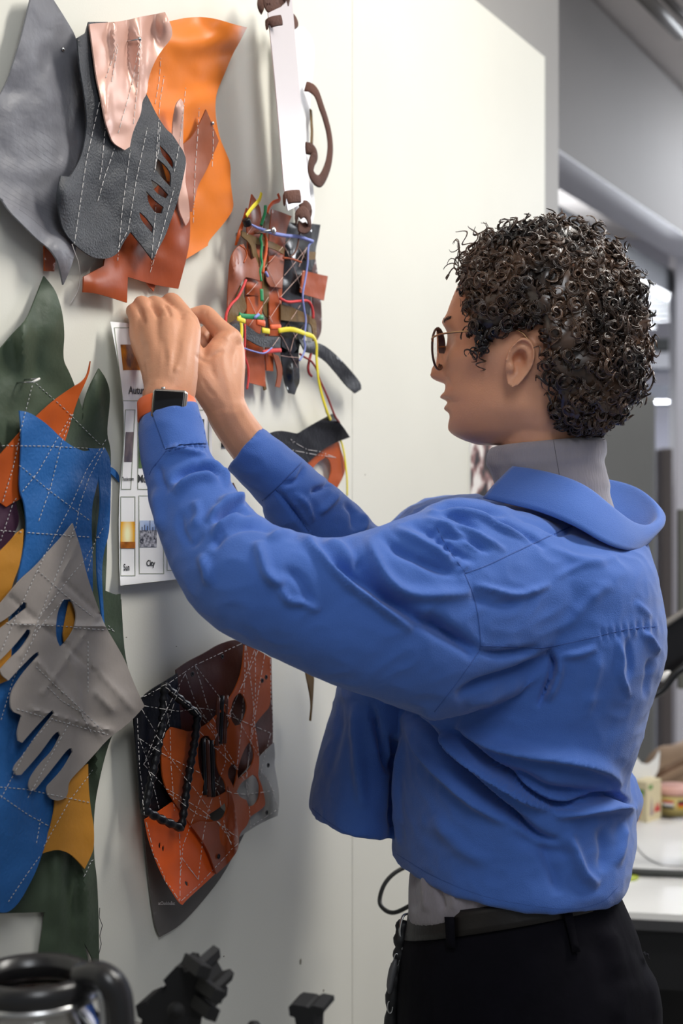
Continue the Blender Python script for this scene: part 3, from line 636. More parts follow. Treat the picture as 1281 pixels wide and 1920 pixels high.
hol = [[(692, 372), (715, 400), (727, 440), (727, 480), (710, 530), (690, 560), (660, 565), (636, 530), (632, 480), (645, 420), (665, 385)],
       [(455, 640), (480, 622), (505, 625), (530, 660), (552, 710), (550, 790), (570, 850), (600, 890), (610, 950), (560, 980), (520, 985), (500, 930), (470, 880), (445, 800), (440, 700)],
       [(745, 658), (762, 690), (772, 740), (760, 790), (735, 830), (700, 860), (680, 880), (670, 840), (690, 760), (720, 690)],
       [(640, 790), (662, 790), (675, 820), (665, 880), (650, 930), (640, 900), (615, 860), (620, 815)],
       [(560, 490), (600, 480), (622, 520), (630, 560), (600, 620), (598, 650), (570, 640), (548, 590), (545, 530)],
       [(508, 1082), (560, 1050), (602, 1015), (612, 1050), (596, 1096), (570, 1118), (540, 1126), (515, 1112)],
       [(690, 905), (720, 880), (765, 850), (790, 870), (805, 920), (800, 990), (775, 1030), (740, 1040), (725, 1000), (690, 985), (668, 950)]]
p3.append(sheet('tan_web_panel', e5([(714, 92), (790, 120), (870, 168), (872, 445), (820, 500), (776, 556), (790, 640), (800, 720), (800, 800), (792, 860), (815, 910), (838, 1010), (832, 1040), (772, 1082), (745, 1100), (730, 1150), (682, 1200), (680, 1290), (620, 1370), (550, 1434), (500, 1290), (400, 1150), (345, 1070), (285, 985), (250, 920), (232, 850), (228, 740), (238, 630), (285, 572), (340, 585), (392, 602), (440, 585), (500, 555), (545, 510), (600, 440), (650, 370), (690, 280), (706, 200)]), L_tan, c3,
                holes=[e5(h) for h in hol], off=N3(.034, [(420, 1560, 16, 50, .006), (445, 1420, 12, 60, .004)]), g=5, label='tan leather with cut-outs'))
p3.append(sheet('chestnut_flap', e5([(620, 920), (650, 1000), (665, 1100), (680, 1200), (680, 1290), (620, 1370), (550, 1434), (500, 1290), (440, 1200), (400, 1150), (450, 1120), (520, 1130), (600, 1110), (625, 1030)]), L_rust, c3, off=N3(.0385, [(440, 1580, 8, 70, .008)]), g=5, label='chestnut leather flap'))
for k, (x0, x1) in enumerate([(462, 480), (486, 504), (510, 528), (550, 568), (574, 592), (598, 614)]):
    yb = 640 if k < 3 else 400; ln = 330 if k < 3 else 280
    mbp = MB(); mbp.tube([WP(*e5([(x0+9+i*1.5*(1 if k < 3 else -1), yb+ln*i/8+12*math.sin(k)), ])[0], .034+.002*math.sin(i)) for i in range(9)], .0028, 8)
    mbp.build('cord_rib', L_dbrown if k % 2 else L_black, c3)
pipe = [(245, 330), (330, 405), (440, 500), (425, 640), (380, 900), (345, 1165), (240, 1120), (130, 1060), (180, 830), (232, 560)]
pc = [WP(x, y, .042) for x, y in e5(resample(pipe, 14))]
mb_ = MB(); mb_.tube(pc, [.0046+.0009*math.sin(i*1.7) for i in range(len(pc))], 8, closed=True); mb_.build('black_cord_frame', L_black, c3, label='thick black wrapped cord')
for h in [(405, 262), (580, 160), (815, 300), (838, 280), (168, 380), (132, 706), (150, 740), (850, 795), (842, 1072), (560, 1330)]:
    x, y = e5([h])[0]; MB().lathe(WP(x, y, .0385), [(0, 0), (.0022, 0), (.0030, .0006), (.0030, .0012), (.0018, .0012), (.0016, .0004), (0, .0004)], 14, Vector((NX, NY, 0)).to_track_quat('Z', 'Y').to_matrix()).build('eyelet', L_black, c3)
bv = bvh_of(p3+[o for o in COL.objects if o.name.startswith('black_cord_frame')])
L3 = [[(110, 400), (260, 320), (420, 210), (560, 145), (700, 80)], [(120, 448), (230, 465), (330, 480), (430, 460), (520, 470), (610, 500), (865, 608)], [(365, 258), (300, 380), (240, 500), (190, 620), (120, 790)], [(365, 262), (420, 420), (560, 640)], [(420, 210), (450, 300), (490, 440), (540, 545)], [(425, 215), (560, 390), (680, 540), (800, 750)], [(110, 470), (200, 620), (290, 770), (430, 950), (640, 1250)], [(95, 640), (250, 740), (470, 850), (590, 930), (640, 960)], [(97, 645), (145, 780), (210, 1050)], [(120, 790), (250, 930), (450, 1050), (680, 1225)], [(715, 95), (712, 300), (690, 600), (660, 870)], [(720, 95), (760, 400), (775, 600), (800, 760)], [(770, 120), (700, 320), (620, 500), (560, 700)], [(790, 125), (730, 260), (650, 430), (600, 600)], [(830, 145), (790, 380), (760, 600), (715, 900)], [(862, 160), (866, 400), (876, 500), (878, 640)], [(775, 130), (775, 400), (740, 700), (720, 910)], [(865, 608), (830, 740), (800, 880)], [(250, 420), (275, 600), (280, 800), (300, 1060)], [(330, 1170), (335, 1350), (332, 1600)], [(595, 620), (600, 780), (500, 1050), (470, 1200), (440, 1465)], [(500, 860), (430, 1050), (350, 1270), (330, 1500)], [(345, 1340), (440, 1465), (380, 1390)], [(440, 590), (640, 790), (740, 920)], [(640, 1260), (600, 1180), (560, 960), (520, 900)], [(340, 1590), (440, 1500), (680, 1245)], [(135, 1130), (180, 1310), (250, 1470), (335, 1600)], [(82, 520), (95, 800), (120, 1000), (130, 1100)], [(790, 800), (860, 900), (910, 1050), (740, 1160)], [(650, 960), (720, 966), (890, 945)], [(720, 900), (740, 1040), (745, 1160)], [(270, 960), (430, 1080), (560, 1130), (640, 1220)], [(250, 340), (420, 470), (600, 700), (680, 830)], [(120, 790), (230, 640), (330, 340)], [(440, 480), (560, 600), (470, 760), (560, 900)]]
for p in L3: stitch_lines(bv, [e5(p)], M_thread, c3, r=.0004, dash=6, gap=1.6, lift=.0008)
# dark sheet painting the blurred shadow under the panel, with small white print
fl = thing('painted_shadow_sheet', 'painted shadow sheet with tiny white print showing under the orange leather', 'sheet', base_at(330, 1680))
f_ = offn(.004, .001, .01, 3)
M_shadow = leather('shadow_grey', (98, 94, 90), .5, .1, 60, .1)
sheet('sheet', [(262, 1400), (300, 1400), (460, 1560), (420, 1640), (372, 1700), (335, 1738), (300, 1757), (292, 1740), (282, 1680), (270, 1560)], M_shadow, fl, off=f_, g=9)
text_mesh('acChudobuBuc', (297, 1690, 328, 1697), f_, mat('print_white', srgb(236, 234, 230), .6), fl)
# strap hanging lower middle
q = sheet('hanging_strap', [(572, 1240), (590, 1262), (588, 1300), (586, 1330), (584, 1352), (582, 1351), (585, 1320), (580, 1290), (574, 1262)], L_olive, off=offn(.045, .002, .02, 4), g=4, thick=.002); tag(q, 'thin olive brown leather strip dangling under the blue sleeve', 'strap')

# --- woven strap hanging
c4 = thing('woven_leather_hanging', 'woven hanging of rust, black and olive straps with coloured cords', 'wall hanging', base_at(520, 560))
b2 = lambda p: zz(p, 400, 340, 4.003)
def N4(base, b=()): return offn(base, .003, .016, 31, b)
p4 = []
def S4(n, pts, m, off, lab=None, g=5, b=(), **k): p4.append(sheet(n, b2(pts), m, c4, off=N4(off, b), g=g, label=lab, **k)); return p4[-1]
S4('brown_strap', [(765, 560), (785, 700), (812, 900), (816, 1130), (780, 1192), (762, 1100), (748, 900), (740, 600)], L_dbrown, .012, 'dark brown strap')
S4('ribbed_strap', [(725, 315), (805, 326), (790, 420), (770, 500), (765, 600), (738, 672), (735, 900), (712, 1130), (650, 1125), (620, 900), (640, 500)], L_black, .016, 'black ribbed strap')
S4('gloss_strap', [(570, 308), (650, 316), (742, 322), (735, 450), (700, 600), (680, 800), (692, 1090), (660, 1200), (640, 1262), (645, 1400), (652, 1500), (628, 1555), (612, 1600), (570, 1590), (530, 1490), (508, 1250), (500, 1040), (520, 850), (534, 560), (545, 400)], L_gloss, .022, 'glossy black strap', b=[(545, 480, 10, 20, .006), (548, 700, 8, 20, .006)])
S4('rust_strap', [(440, 208), (510, 230), (590, 262), (560, 330), (545, 400), (534, 560), (518, 800), (502, 1160), (422, 1160), (416, 900), (412, 550), (428, 330)], L_rust2, .024, 'rust strap')
S4('olive_strap', [(395, 236), (432, 250), (410, 400), (400, 600), (425, 900), (415, 1030), (380, 1000), (362, 900), (378, 600), (375, 400)], L_olive, .026, 'narrow olive strap')
S4('rust_strap', [(250, 262), (272, 200), (292, 96), (330, 150), (358, 210), (372, 400), (372, 600), (365, 780), (365, 1080), (352, 1145), (250, 1100), (245, 730), (262, 480)], L_rust2, .028, 'rust strap', b=[(465, 400, 10, 16, .008)])
S4('rust_strap', [(248, 1180), (370, 1235), (384, 1300), (394, 1542), (340, 1530), (266, 1510), (255, 1340)], L_rust2, .020, 'rust strap end')
S4('rust_strap', [(398, 1150), (455, 1290), (450, 1425), (400, 1420), (392, 1290)], L_rust2, .020, 'short rust strap end')
S4('rust_strap', [(446, 1290), (490, 1310), (516, 1380), (522, 1450), (500, 1548), (470, 1540), (488, 1450), (474, 1370)], L_brownrose, .024, 'curved brown strap end')
S4('olive_strap', [(372, 1240), (388, 1300), (384, 1450), (402, 1560), (385, 1570), (366, 1500), (372, 1300)], L_olive, .016, 'narrow olive strap end')
S4('folded_panel', [(180, 488), (230, 470), (262, 560), (285, 590), (318, 570), (345, 640), (352, 746), (300, 730), (244, 718), (210, 760), (160, 870), (108, 960), (112, 850), (120, 700), (132, 570)], L_brownrose, .036, 'folded brown leather', b=[(440, 500, 10, 30, .010)])
S4('olive_fold', [(208, 780), (232, 860), (252, 935), (246, 975), (180, 1030), (108, 1072), (100, 1020), (160, 900)], L_olive, .038, 'folded olive leather')
S4('olive_band', [(212, 368), (280, 402), (350, 430), (450, 455), (490, 480), (536, 500), (530, 548), (450, 505), (350, 478), (318, 470), (330, 540), (354, 600), (350, 642), (300, 570), (284, 470), (215, 412)], L_olive, .034, 'olive Y-shaped band', g=4)
S4('olive_band', [(508, 920), (570, 935), (640, 965), (755, 1022), (776, 1060), (778, 1190), (752, 1202), (745, 1090), (715, 1058), (600, 1052), (508, 1040)], L_olive, .032, 'olive band')
S4('olive_tab', [(706, 526), (771, 530), (766, 586), (703, 590)], L_olive, .028, 'olive tab', g=4)
S4('rust_square', [(676, 668), (770, 692), (861, 712), (846, 800), (831, 894), (760, 872), (690, 852), (654, 832)], L_rust2, .030, 'square rust patch', g=5, rnd=False)
S4('pebbled_band', [(108, 1082), (190, 1058), (262, 1082), (350, 1158), (430, 1165), (506, 1172), (505, 1250), (430, 1250), (350, 1242), (250, 1180), (172, 1152), (120, 1112)], L_charc, .036, 'black pebbled band', g=5)
S4('rust_band', [(405, 640), (470, 560), (530, 600), (518, 800), (430, 790), (395, 740)], L_brownrose, .030, 'brown overlap piece', g=5)
S4('black_belt_end', [(640, 1180), (690, 1196), (760, 1205), (830, 1228), (905, 1285), (990, 1370), (1110, 1512), (1112, 1560), (1066, 1592), (1000, 1536), (900, 1410), (840, 1345), (770, 1300), (690, 1280)], L_black, .026, 'long black strap end', g=5, b=[(560, 650, 30, 30, .008)])
S4('rust_tip', [(252, 200), (268, 215), (230, 330), (205, 400), (178, 480), (168, 480), (190, 380), (225, 290)], L_tan, .024, 'thin orange strap', g=4)
S4('rust_patch', [(248, 728), (300, 735), (358, 762), (360, 866), (300, 858), (252, 850)], L_rust2, .031, 'rust overlap patch', b=[(472, 538, 10, 8, .004)])
S4('rust_patch', [(252, 868), (300, 862), (372, 872), (370, 960), (360, 1000), (254, 1000)], L_tan, .0315, 'rust overlap patch')
S4('rust_patch', [(418, 560), (524, 552), (530, 640), (514, 806), (470, 800), (420, 786)], L_rust, .028, 'rust overlap patch')
S4('rust_patch', [(420, 900), (502, 905), (500, 1075), (424, 1070)], L_rust2, .029, 'rust overlap patch')
S4('gloss_patch', [(512, 1110), (600, 1104), (690, 1140), (640, 1250), (600, 1290), (516, 1240)], L_gloss, .029, 'glossy black patch')
M_redc = mat('cord_red', srgb(214, 66, 66), .6, .3, 300); M_yel = mat('cord_yellow', srgb(232, 214, 50), .45); M_gr = mat('cord_green', srgb(30, 136, 80), .5)
M_org = mat('cord_orange', srgb(222, 96, 44), .5); M_bly = mat('yarn_blue', srgb(146, 158, 222), .9, .6, 500); M_brc = mat('cord_brown', srgb(92, 56, 42), .6, .4, 200); M_dred = mat('cord_dark_red', srgb(150, 42, 40), .5)
def cord(n, pts, r, m, off=.04, flat=1.0, f=b2, par=c4, lab=None, sub=6):
    q = f([p[:2] for p in pts]); o = [p[2] if len(p) > 2 else off for p in pts]
    pp = cat([(x, y, d) for (x, y), d in zip(q, o)], sub)
    return MB().tube([WP(*p) for p in pp], r, 8, flat=flat, up=(NX, NY, 0)).build(n, m, par, lab)
cord('red_cord', [(245, 740), (225, 790), (185, 870), (130, 930), (98, 1000), (94, 1090)], .0017, M_redc, .044)
cord('red_cord', [(503, 880), (560, 905), (640, 900), (705, 897), (735, 930), (748, 980), (750, 1030)], .0019, M_redc, .037)
cord('red_cord', [(372, 1285), (440, 1272), (508, 1268)], .0028, M_redc, .040, .4)
cord('red_cord', [(236, 1070), (238, 1180), (236, 1300), (262, 1400), (264, 1480), (254, 1560)], .0014, M_redc, .036)
cord('red_cord', [(650, 1296), (690, 1322), (735, 1350), (775, 1410), (800, 1490), (850, 1600), (885, 1690), (915, 1765), (940, 1800, .03), (962, 1850, .012)], .0014, M_dred, .034)
cord('red_cord', [(735, 1290), (722, 1340), (712, 1400), (720, 1440), (738, 1462)], .0018, M_dred, .03)
cord('yellow_strip', [(362, 88), (345, 140), (300, 190), (265, 235), (248, 262)], .0028, M_yel, .040, .3)
cord('yellow_strip', [(196, 1010), (214, 1100), (208, 1240), (216, 1400), (212, 1540), (210, 1690)], .0034, M_yel, .046, .25)
cord('yellow_strip', [(180, 1030), (240, 1050)], .0030, M_yel, .047, .25)
cord('yellow_strip', [(368, 1118), (420, 1126)], .0036, M_yel, .041, .3)
yy = [(490, 1122, .038), (560, 1112, .04), (620, 1118, .042), (700, 1148, .04), (752, 1170, .04), (775, 1230, .038), (776, 1330, .036), (790, 1480, .034), (815, 1600, .032), (852, 1720, .03), (885, 1800, .024)]
cord('yellow_strip', yy, .0034, M_yel, .04, .3)
g5 = lambda p: zz(p, 480, 740, 5.3375)
cord('yellow_strip', [(700, 160, .026), (760, 280, .014), (850, 460, .016), (885, 600, .016), (902, 740, .016), (912, 860, .016), (914, 1010, .014)], .0024, M_yel, .02, .35, f=g5)
cord('green_cord', [(392, 182), (388, 240), (372, 290), (360, 330)], .0020, M_gr, .036)
cord('green_cord', [(366, 396), (356, 430), (364, 480), (358, 560), (366, 620), (352, 680), (360, 750)], .0023, M_gr, .037, .6)
cord('green_strip', [(362, 808), (366, 900)], .0040, M_gr, .037, .3)
cord('green_strip', [(195, 1000), (232, 1012), (374, 1020)], .0032, M_gr, .041, .3)
cord('orange_strip', [(486, 94), (498, 138), (450, 160), (418, 200), (410, 240)], .0026, M_org, .036, .4)
cord('orange_cord', [(384, 390), (398, 450), (394, 540), (378, 620), (372, 690)], .0020, M_org, .036)
cord('orange_strip', [(326, 1052), (386, 1070)], .0044, M_org, .040, .3)
cord('orange_strip', [(428, 1094), (506, 1092)], .0034, M_org, .037, .3)
cord('blue_yarn', [(278, 320), (325, 345), (380, 365), (460, 392), (550, 408), (640, 415), (745, 450)], [.0012+.0012*min(1, i/14) for i in range(37)], M_bly, .042)
cord('blue_yarn', [(745, 455), (715, 490), (708, 620), (690, 740), (672, 850), (682, 960), (695, 1050), (682, 1180), (690, 1240), (675, 1300), (648, 1345)], .0013, M_bly, .040)
cord('blue_yarn', [(230, 1252), (300, 1275), (380, 1290), (440, 1250)], .0010, M_bly, .041)
cord('blue_yarn', [(392, 680), (410, 715)], .0018, M_bly, .036); cord('blue_yarn', [(310, 1025), (340, 1000)], .0020, M_bly, .043)
cord('brown_cord', [(650, 370), (640, 440), (628, 500), (604, 545), (578, 568)], .0013, M_brc, .040)
cord('brown_cord', [(526, 575), (560, 578), (600, 585), (660, 608)], .0014, L_rust2, .034)
cord('brown_cord', [(200, 480), (240, 510), (250, 560), (228, 612)], .0010, L_tan, .042)
cord('black_wrap', [(245, 285), (262, 330)], .0052, L_black, .040)
bv = bvh_of(p4)
for p in [[(580, 420), (380, 650)], [(740, 450), (430, 830)], [(700, 650), (500, 870)], [(540, 500), (590, 610), (640, 760), (680, 850)], [(640, 500), (700, 600)], [(400, 640), (470, 790), (500, 910)], [(500, 910), (420, 1030)], [(330, 760), (250, 850)], [(410, 870), (250, 1110)], [(650, 930), (520, 1130), (440, 1240)], [(505, 1150), (560, 1260), (630, 1400)], [(700, 1050), (600, 1180), (570, 1300)], [(260, 870), (310, 980), (350, 1090)], [(440, 1290), (540, 1315), (650, 1325)], [(540, 1090), (560, 1060), (620, 1180)], [(500, 420), (545, 520)], [(690, 520), (640, 640)], [(420, 1010), (440, 1060)], [(300, 330), (250, 400)]]:
    stitch_lines(bv, [b2(p)], M_pink, c4, r=.0004, dash=0, lift=.0008)
n_ = thing('wall_nail', 'big round-headed nail through the woven strap hanging', 'nail', WP(500, 432, 0))
b_ = WP(513, 432, .056); a_ = b_-Vector((NX, NY, 0))*.054
MB().tube([a_, b_], .0022, 10).build('shaft', M_steel, n_)
MB().lathe(b_, [(0, -.001), (.0045, -.001), (.0048, .0008), (.003, .0018), (0, .002)], 18, Vector((NX, NY, 0)).to_track_quat('Z', 'Y').to_matrix()).build('head', M_steel, n_)

# --- white folded sheet with suede straps
c5 = thing('white_sheet_holder', 'long white folded plastic sheet held on the wall by brown suede straps', 'wall hanging', base_at(545, 200))
c_ = lambda p: zz(p, 460, 0, 4.573)
M_pl = mat('white_plastic_shaded', srgb(206, 198, 200), .35, spec=.4); M_pl2 = mat('white_sheet_lit', srgb(252, 252, 252), .4, spec=.5)  # front colour darkened as the shaded side, back colour brightened as the lit one
fo = lambda x, y: .075 - .030*max(0, min(1, (x-(503+(y-20)*.085))/52))
sheet('front_panel', c_([(196, 112), (250, 86), (310, 58), (350, 20), (362, -60), (396, -60), (408, 60), (440, 450), (470, 780), (510, 1240), (560, 1712), (480, 1742), (420, 1780), (366, 1806), (350, 1740), (330, 1560), (300, 1200), (262, 760), (230, 430)]), M_pl, c5, off=fo, g=7, rnd=False, thick=.0012)
sheet('back_panel', c_([(380, 240), (440, 232), (500, 232), (545, 280), (572, 330), (590, 400), (592, 500), (582, 620), (566, 740), (558, 900), (550, 1100), (548, 1260), (560, 1450), (590, 1640), (600, 1830), (560, 1950), (470, 1900), (420, 1800), (400, 900)]), M_pl2, c5, off=lambda x, y: .030, g=7, thick=.0012)
def strap(n, pts, w, off=.07, m=L_suede, f=c_, par=c5):
    return cord(n, pts, w, m, off, .18, f=f, par=par)
strap('suede_strap', [(178, 215, .070), (200, 200, .078), (250, 182, .082), (312, 172, .082)], .0062)
strap('suede_strap', [(332, 1715, .066), (345, 1698, .076), (400, 1686, .080), (470, 1683, .080)], .0082)
strap('suede_tab', [(395, 215, .046), (435, 190, .044), (430, 150, .04)], .007)
strap('suede_loop', [(515, 740, .036), (560, 752, .042), (610, 800, .046), (650, 910, .046), (690, 1030, .044), (720, 1160, .042), (728, 1290, .042), (705, 1430, .042), (650, 1545, .044), (600, 1540, .046), (562, 1470, .046), (572, 1390, .045), (598, 1330, .044), (575, 1285, .042), (520, 1268, .04)], .0082)
strap('suede_end', [(562, 940, .034), (568, 1050, .036), (572, 1130, .036), (568, 1235, .036)], .0038, m=L_olive)
# curled roll at the top
sp = []
for i in range(40):
    an = i/39*4.2*math.pi/2*1.7; r_ = 14-i*.24
    sp.append((228+ (r_*4)*math.cos(an), 30+(r_*3.2)*math.sin(an), .06))
strap('suede_curl', sp, .0075, m=L_suede)
strap('suede_curl', [(250, 60, .05), (300, 25, .05), (330, 10, .052), (345, -30, .054)], .012)
strap('suede_curl', [(150, 90, .04), (130, 50, .04), (150, 0, .04), (200, -30, .04)], .008)
# twisted knot at the bottom
strap('suede_knot', [(470, 1790, .052), (520, 1770, .055), (550, 1800, .052), (530, 1850, .05)], .008)
strap('suede_knot', [(440, 1900, .052), (450, 1850, .058), (500, 1815, .060), (540, 1860, .058), (545, 1930, .052), (500, 1960, .05), (455, 1940, .052)], .0075)

# --- small black and rust piece, half behind the sleeve
c6 = thing('leather_scrap_pair', 'black and rust leather offcut with an oval hole beside the far cuff', 'leather piece', base_at(580, 830))
p6 = [sheet('rust_panel', g5([(480, 700), (560, 640), (640, 585), (740, 500), (832, 470), (850, 550), (884, 650), (896, 770), (850, 870), (797, 962), (750, 990), (700, 1000), (640, 1050), (560, 1000), (460, 850)]), L_tan, c6, holes=[g5([(700, 625), (735, 650), (756, 720), (750, 800), (730, 860), (712, 940), (660, 970), (600, 930), (552, 830), (550, 760), (600, 700), (640, 660)])], off=offn(.012, .002, .02, 41), g=5, label='rust leather with an oval hole'),
      sheet('black_panel', g5([(60, 440), (110, 400), (160, 378), (210, 364), (260, 362), (320, 370), (380, 384), (425, 390), (500, 340), (600, 282), (700, 228), (768, 192), (820, 256), (880, 330), (912, 380), (942, 426), (880, 448), (800, 480), (700, 530), (600, 610), (510, 692), (420, 660), (300, 600), (160, 560), (60, 520)]), L_black, c6, off=offn(.018, .002, .02, 42, [(650, 800, 24, 24, .012), (610, 790, 30, 10, .006)]), g=5, label='black leather')]
bv = bvh_of(p6)
for p in [[(345, 445), (385, 500)], [(350, 450), (420, 500), (510, 550), (640, 570), (795, 630)], [(330, 550), (480, 580), (620, 605), (790, 628)]]: stitch_lines(bv, [g5(p)], M_thread, c6, r=.0004, dash=5, gap=1.5)
# small strips glimpsed between the sleeves
q = sheet('leather_scrap', [(438, 905), (452, 935), (470, 955), (492, 985), (480, 1000), (452, 975), (432, 930)], L_dbrown, off=offn(.008, .002), g=5); tag(q, 'dark brown leather scrap glimpsed between the two sleeves', 'leather scrap')

# --- paper chart being pinned up
ch = thing('paper_chart', 'white paper chart of small captioned pictures being pinned by both hands', 'paper chart', base_at(300, 850))
def fch(x, y):
    d = .010 + .010*math.exp(-((y-700)/60)**2)*math.exp(-((x-230)/70)**2) - .006*math.exp(-((y-880)/80)**2)
    d += .012*math.exp(-((x-222)/26)**2)*(0.4+.6*math.sin((y-600)/95)) + .004*math.exp(-((y-1095)/22)**2)
    return max(d, .0015)
cp = sheet('paper', [(207, 603), (243, 606), (300, 612), (390, 622), (396, 700), (398, 860), (402, 960), (404, 1080), (360, 1083), (315, 1088), (270, 1093), (226, 1098), (224, 1060), (223, 980), (224, 930), (227, 890), (231, 850), (233, 800), (232, 760), (227, 710), (219, 665)], mat('chart_paper', srgb(240, 240, 240), .55), ch, off=fch, g=6, thick=.0004, rnd=False)
M_line = mat('print_olive', srgb(150, 158, 140), .6); M_ink = mat('print_black', srgb(24, 24, 26), .6)
def prect(x0, y0, x1, y1, m, n='picture', k=8, lift=.0005, skew=0, par=ch, f=fch, mb=None):
    V = []; Fc = []
    ny = max(2, int((y1-y0)/6))
    for j in range(ny+1):
        for i in range(k+1):
            x = x0+(x1-x0)*i/k + skew*j/ny; y = y0+(y1-y0)*j/ny; V.append(WP(x, y, f(x, y)+lift))
    for j in range(ny):
        for i in range(k): Fc.append((j*(k+1)+i, (j+1)*(k+1)+i, (j+1)*(k+1)+i+1, j*(k+1)+i+1))
    if mb is not None: return mb.add(V, Fc)
    return obj(n, V, Fc, m, par)
lines = MB()
for (x0, y0, x1, y1, sk) in [(214, 614, 300, 752, 16), (235, 768, 254, 918, -8), (258, 770, 320, 918, 0), (226, 931, 254, 1080, 0), (260, 929, 307, 1076, 1), (312, 920, 390, 1070, 1), (324, 768, 392, 905, 0)]:
    for (a_, b_, c__, d_) in [(x0, y0, x1, y0+1.2), (x0, y1-1.2, x1, y1)]: prect(a_+(sk if b_ > y0+2 else 0), b_, c__+(sk if b_ > y0+2 else 0), d_, M_line, mb=lines, k=6)
    prect(x0, y0, x0+1.2, y1, M_line, mb=lines, skew=sk, k=1); prect(x1-1.2, y0, x1, y1, M_line, mb=lines, skew=sk, k=1)
lines.build('cell_lines', M_line, ch)
def pmat(n, c1_, c2_, sc_=40, c3_=None, grad=False):
    m = mat(n, srgb(*c1_), .5, var=.5, var_scale=sc_, col2=srgb(*c2_))
    r = [q for q in m.node_tree.nodes if q.type == 'VALTORGB'][0]; r.color_ramp.elements[1].color = (*srgb(*(c3_ or c1_)), 1); return m
prect(226, 646, 262, 694, pmat('autumn_picture', (120, 50, 14), (80, 28, 6), 60, (210, 130, 30)), skew=5)
prect(236, 810, 251, 866, pmat('storm_picture', (104, 92, 104), (70, 60, 74), 30, (130, 112, 110)), skew=-3)
prect(260, 783, 300, 878, pmat('moss_picture', (54, 84, 50), (20, 40, 36), 30, (100, 130, 70)))
sunp = mat('sun_picture', srgb(210, 140, 30), .5); nt = sunp.node_tree
tc = nt.nodes.new('ShaderNodeTexCoord'); mpn = nt.nodes.new('ShaderNodeMapping'); cs = WP(239, 1002, fch(239, 1002)+.0005)
mpn.vector_type = 'POINT'; mpn.inputs['Location'].default_value = (-cs.x*60, -cs.y*60, -cs.z*32); mpn.inputs['Scale'].default_value = (60, 60, 32)
gr = nt.nodes.new('ShaderNodeTexGradient'); gr.gradient_type = 'SPHERICAL'; rp = nt.nodes.new('ShaderNodeValToRGB')
els = rp.color_ramp.elements; els[0].color = (*srgb(176, 104, 16), 1); els[1].color = (*srgb(255, 250, 200), 1); els[1].position = .85
e = els.new(.35); e.color = (*srgb(240, 176, 40), 1)
nt.links.new(tc.outputs['Object'], mpn.inputs[0]); nt.links.new(mpn.outputs[0], gr.inputs[0]); nt.links.new(gr.outputs[0], rp.inputs[0]); nt.links.new(rp.outputs[0], nt.nodes['Principled BSDF'].inputs['Base Color'])
prect(226, 978, 254, 1028, sunp)
prect(226, 1016, 254, 1028, pmat('sun_ground', (190, 110, 20), (120, 66, 10), 60), lift=.0008)
prect(262, 976, 294, 994, pmat('city_sky', (130, 166, 220), (90, 130, 200), 26, (225, 235, 245)))
prect(262, 994, 294, 1026, pmat('city_blocks', (60, 66, 90), (34, 38, 54), 260, (190, 190, 200)))
sk_ = MB()
for x, t, w_ in [(266, 988, 1.6), (271, 984, 1.4), (276, 986, 2), (281, 976, 1.1), (286, 988, 1.8), (291, 985, 1.3)]: prect(x, t, x+w_, 996, None, mb=sk_, k=1, lift=.0009)
sk_.build('skyline', mat('tower_ink', srgb(80, 88, 110), .6), ch)
prect(378, 786, 383, 812, pmat('edge_picture', (60, 66, 60), (30, 34, 34), 40))
for tx, bx in [('Autumn', (241, 724, 283, 739)), ('Thunderstorm', (229, 894, 251, 902)), ('Mushroom', (259, 890, 318, 905)), ('Sun', (232, 1057, 243, 1070)), ('City', (275, 1050, 291, 1065))]:
    text_mesh(tx, bx, fch, M_ink, ch)
q = rect_on_wall('small_picture', 418, 819, 431, 838, .0002, .0025, M_ink, None)
tag(q, 'tiny dark picture card on the wall under the far wrist', 'picture card')
pin(366, 618, .02, 'steel pin held between the two hands at the top of the chart')

# ================================================================== the man
man = thing('person', 'curly-haired person in a loose blue shirt and glasses pinning up a chart', 'person', (.18, 1.62, 0))
M_skin = mat('skin', srgb(212, 153, 120), .45, .12, 500, var=.05, var_scale=24, sss=.08, spec=.4)
M_skin_face = M_skin
def vnormals(me):
    nn = np.empty(len(me.vertices)*3); me.vertices.foreach_get('normal', nn); return nn.reshape(-1, 3)
def project(co): return 640.5+F*co[:, 0]/co[:, 1], 960-F*(co[:, 2]-CAMZ)/co[:, 1]
def seg_field(px, py, path, sm=6):
    """distance to a curve and how far along it"""
    q = np.array([(p[0], p[1]) for p in cat([tuple(map(float, p)) for p in path], sm)]) if len(path) > 2 else np.array(path, float)
    best = np.full(px.shape, 1e9); tt = np.zeros(px.shape); side = np.zeros(px.shape)
    ln = np.r_[0, np.cumsum(np.linalg.norm(np.diff(q, axis=0), axis=1))]
    for i in range(len(q)-1):
        a = q[i]; d = q[i+1]-a; L2 = d@d+1e-9
        u = np.clip(((px-a[0])*d[0]+(py-a[1])*d[1])/L2, 0, 1)
        ex_, ey = px-a[0]-u*d[0], py-a[1]-u*d[1]; dd = np.hypot(ex_, ey)
        m = dd < best; best[m] = dd[m]; tt[m] = ((ln[i]+u*np.sqrt(L2))/ln[-1])[m]; side[m] = np.sign(ex_*d[1]-ey*d[0])[m]
    return best, tt, side
bmb = MB()
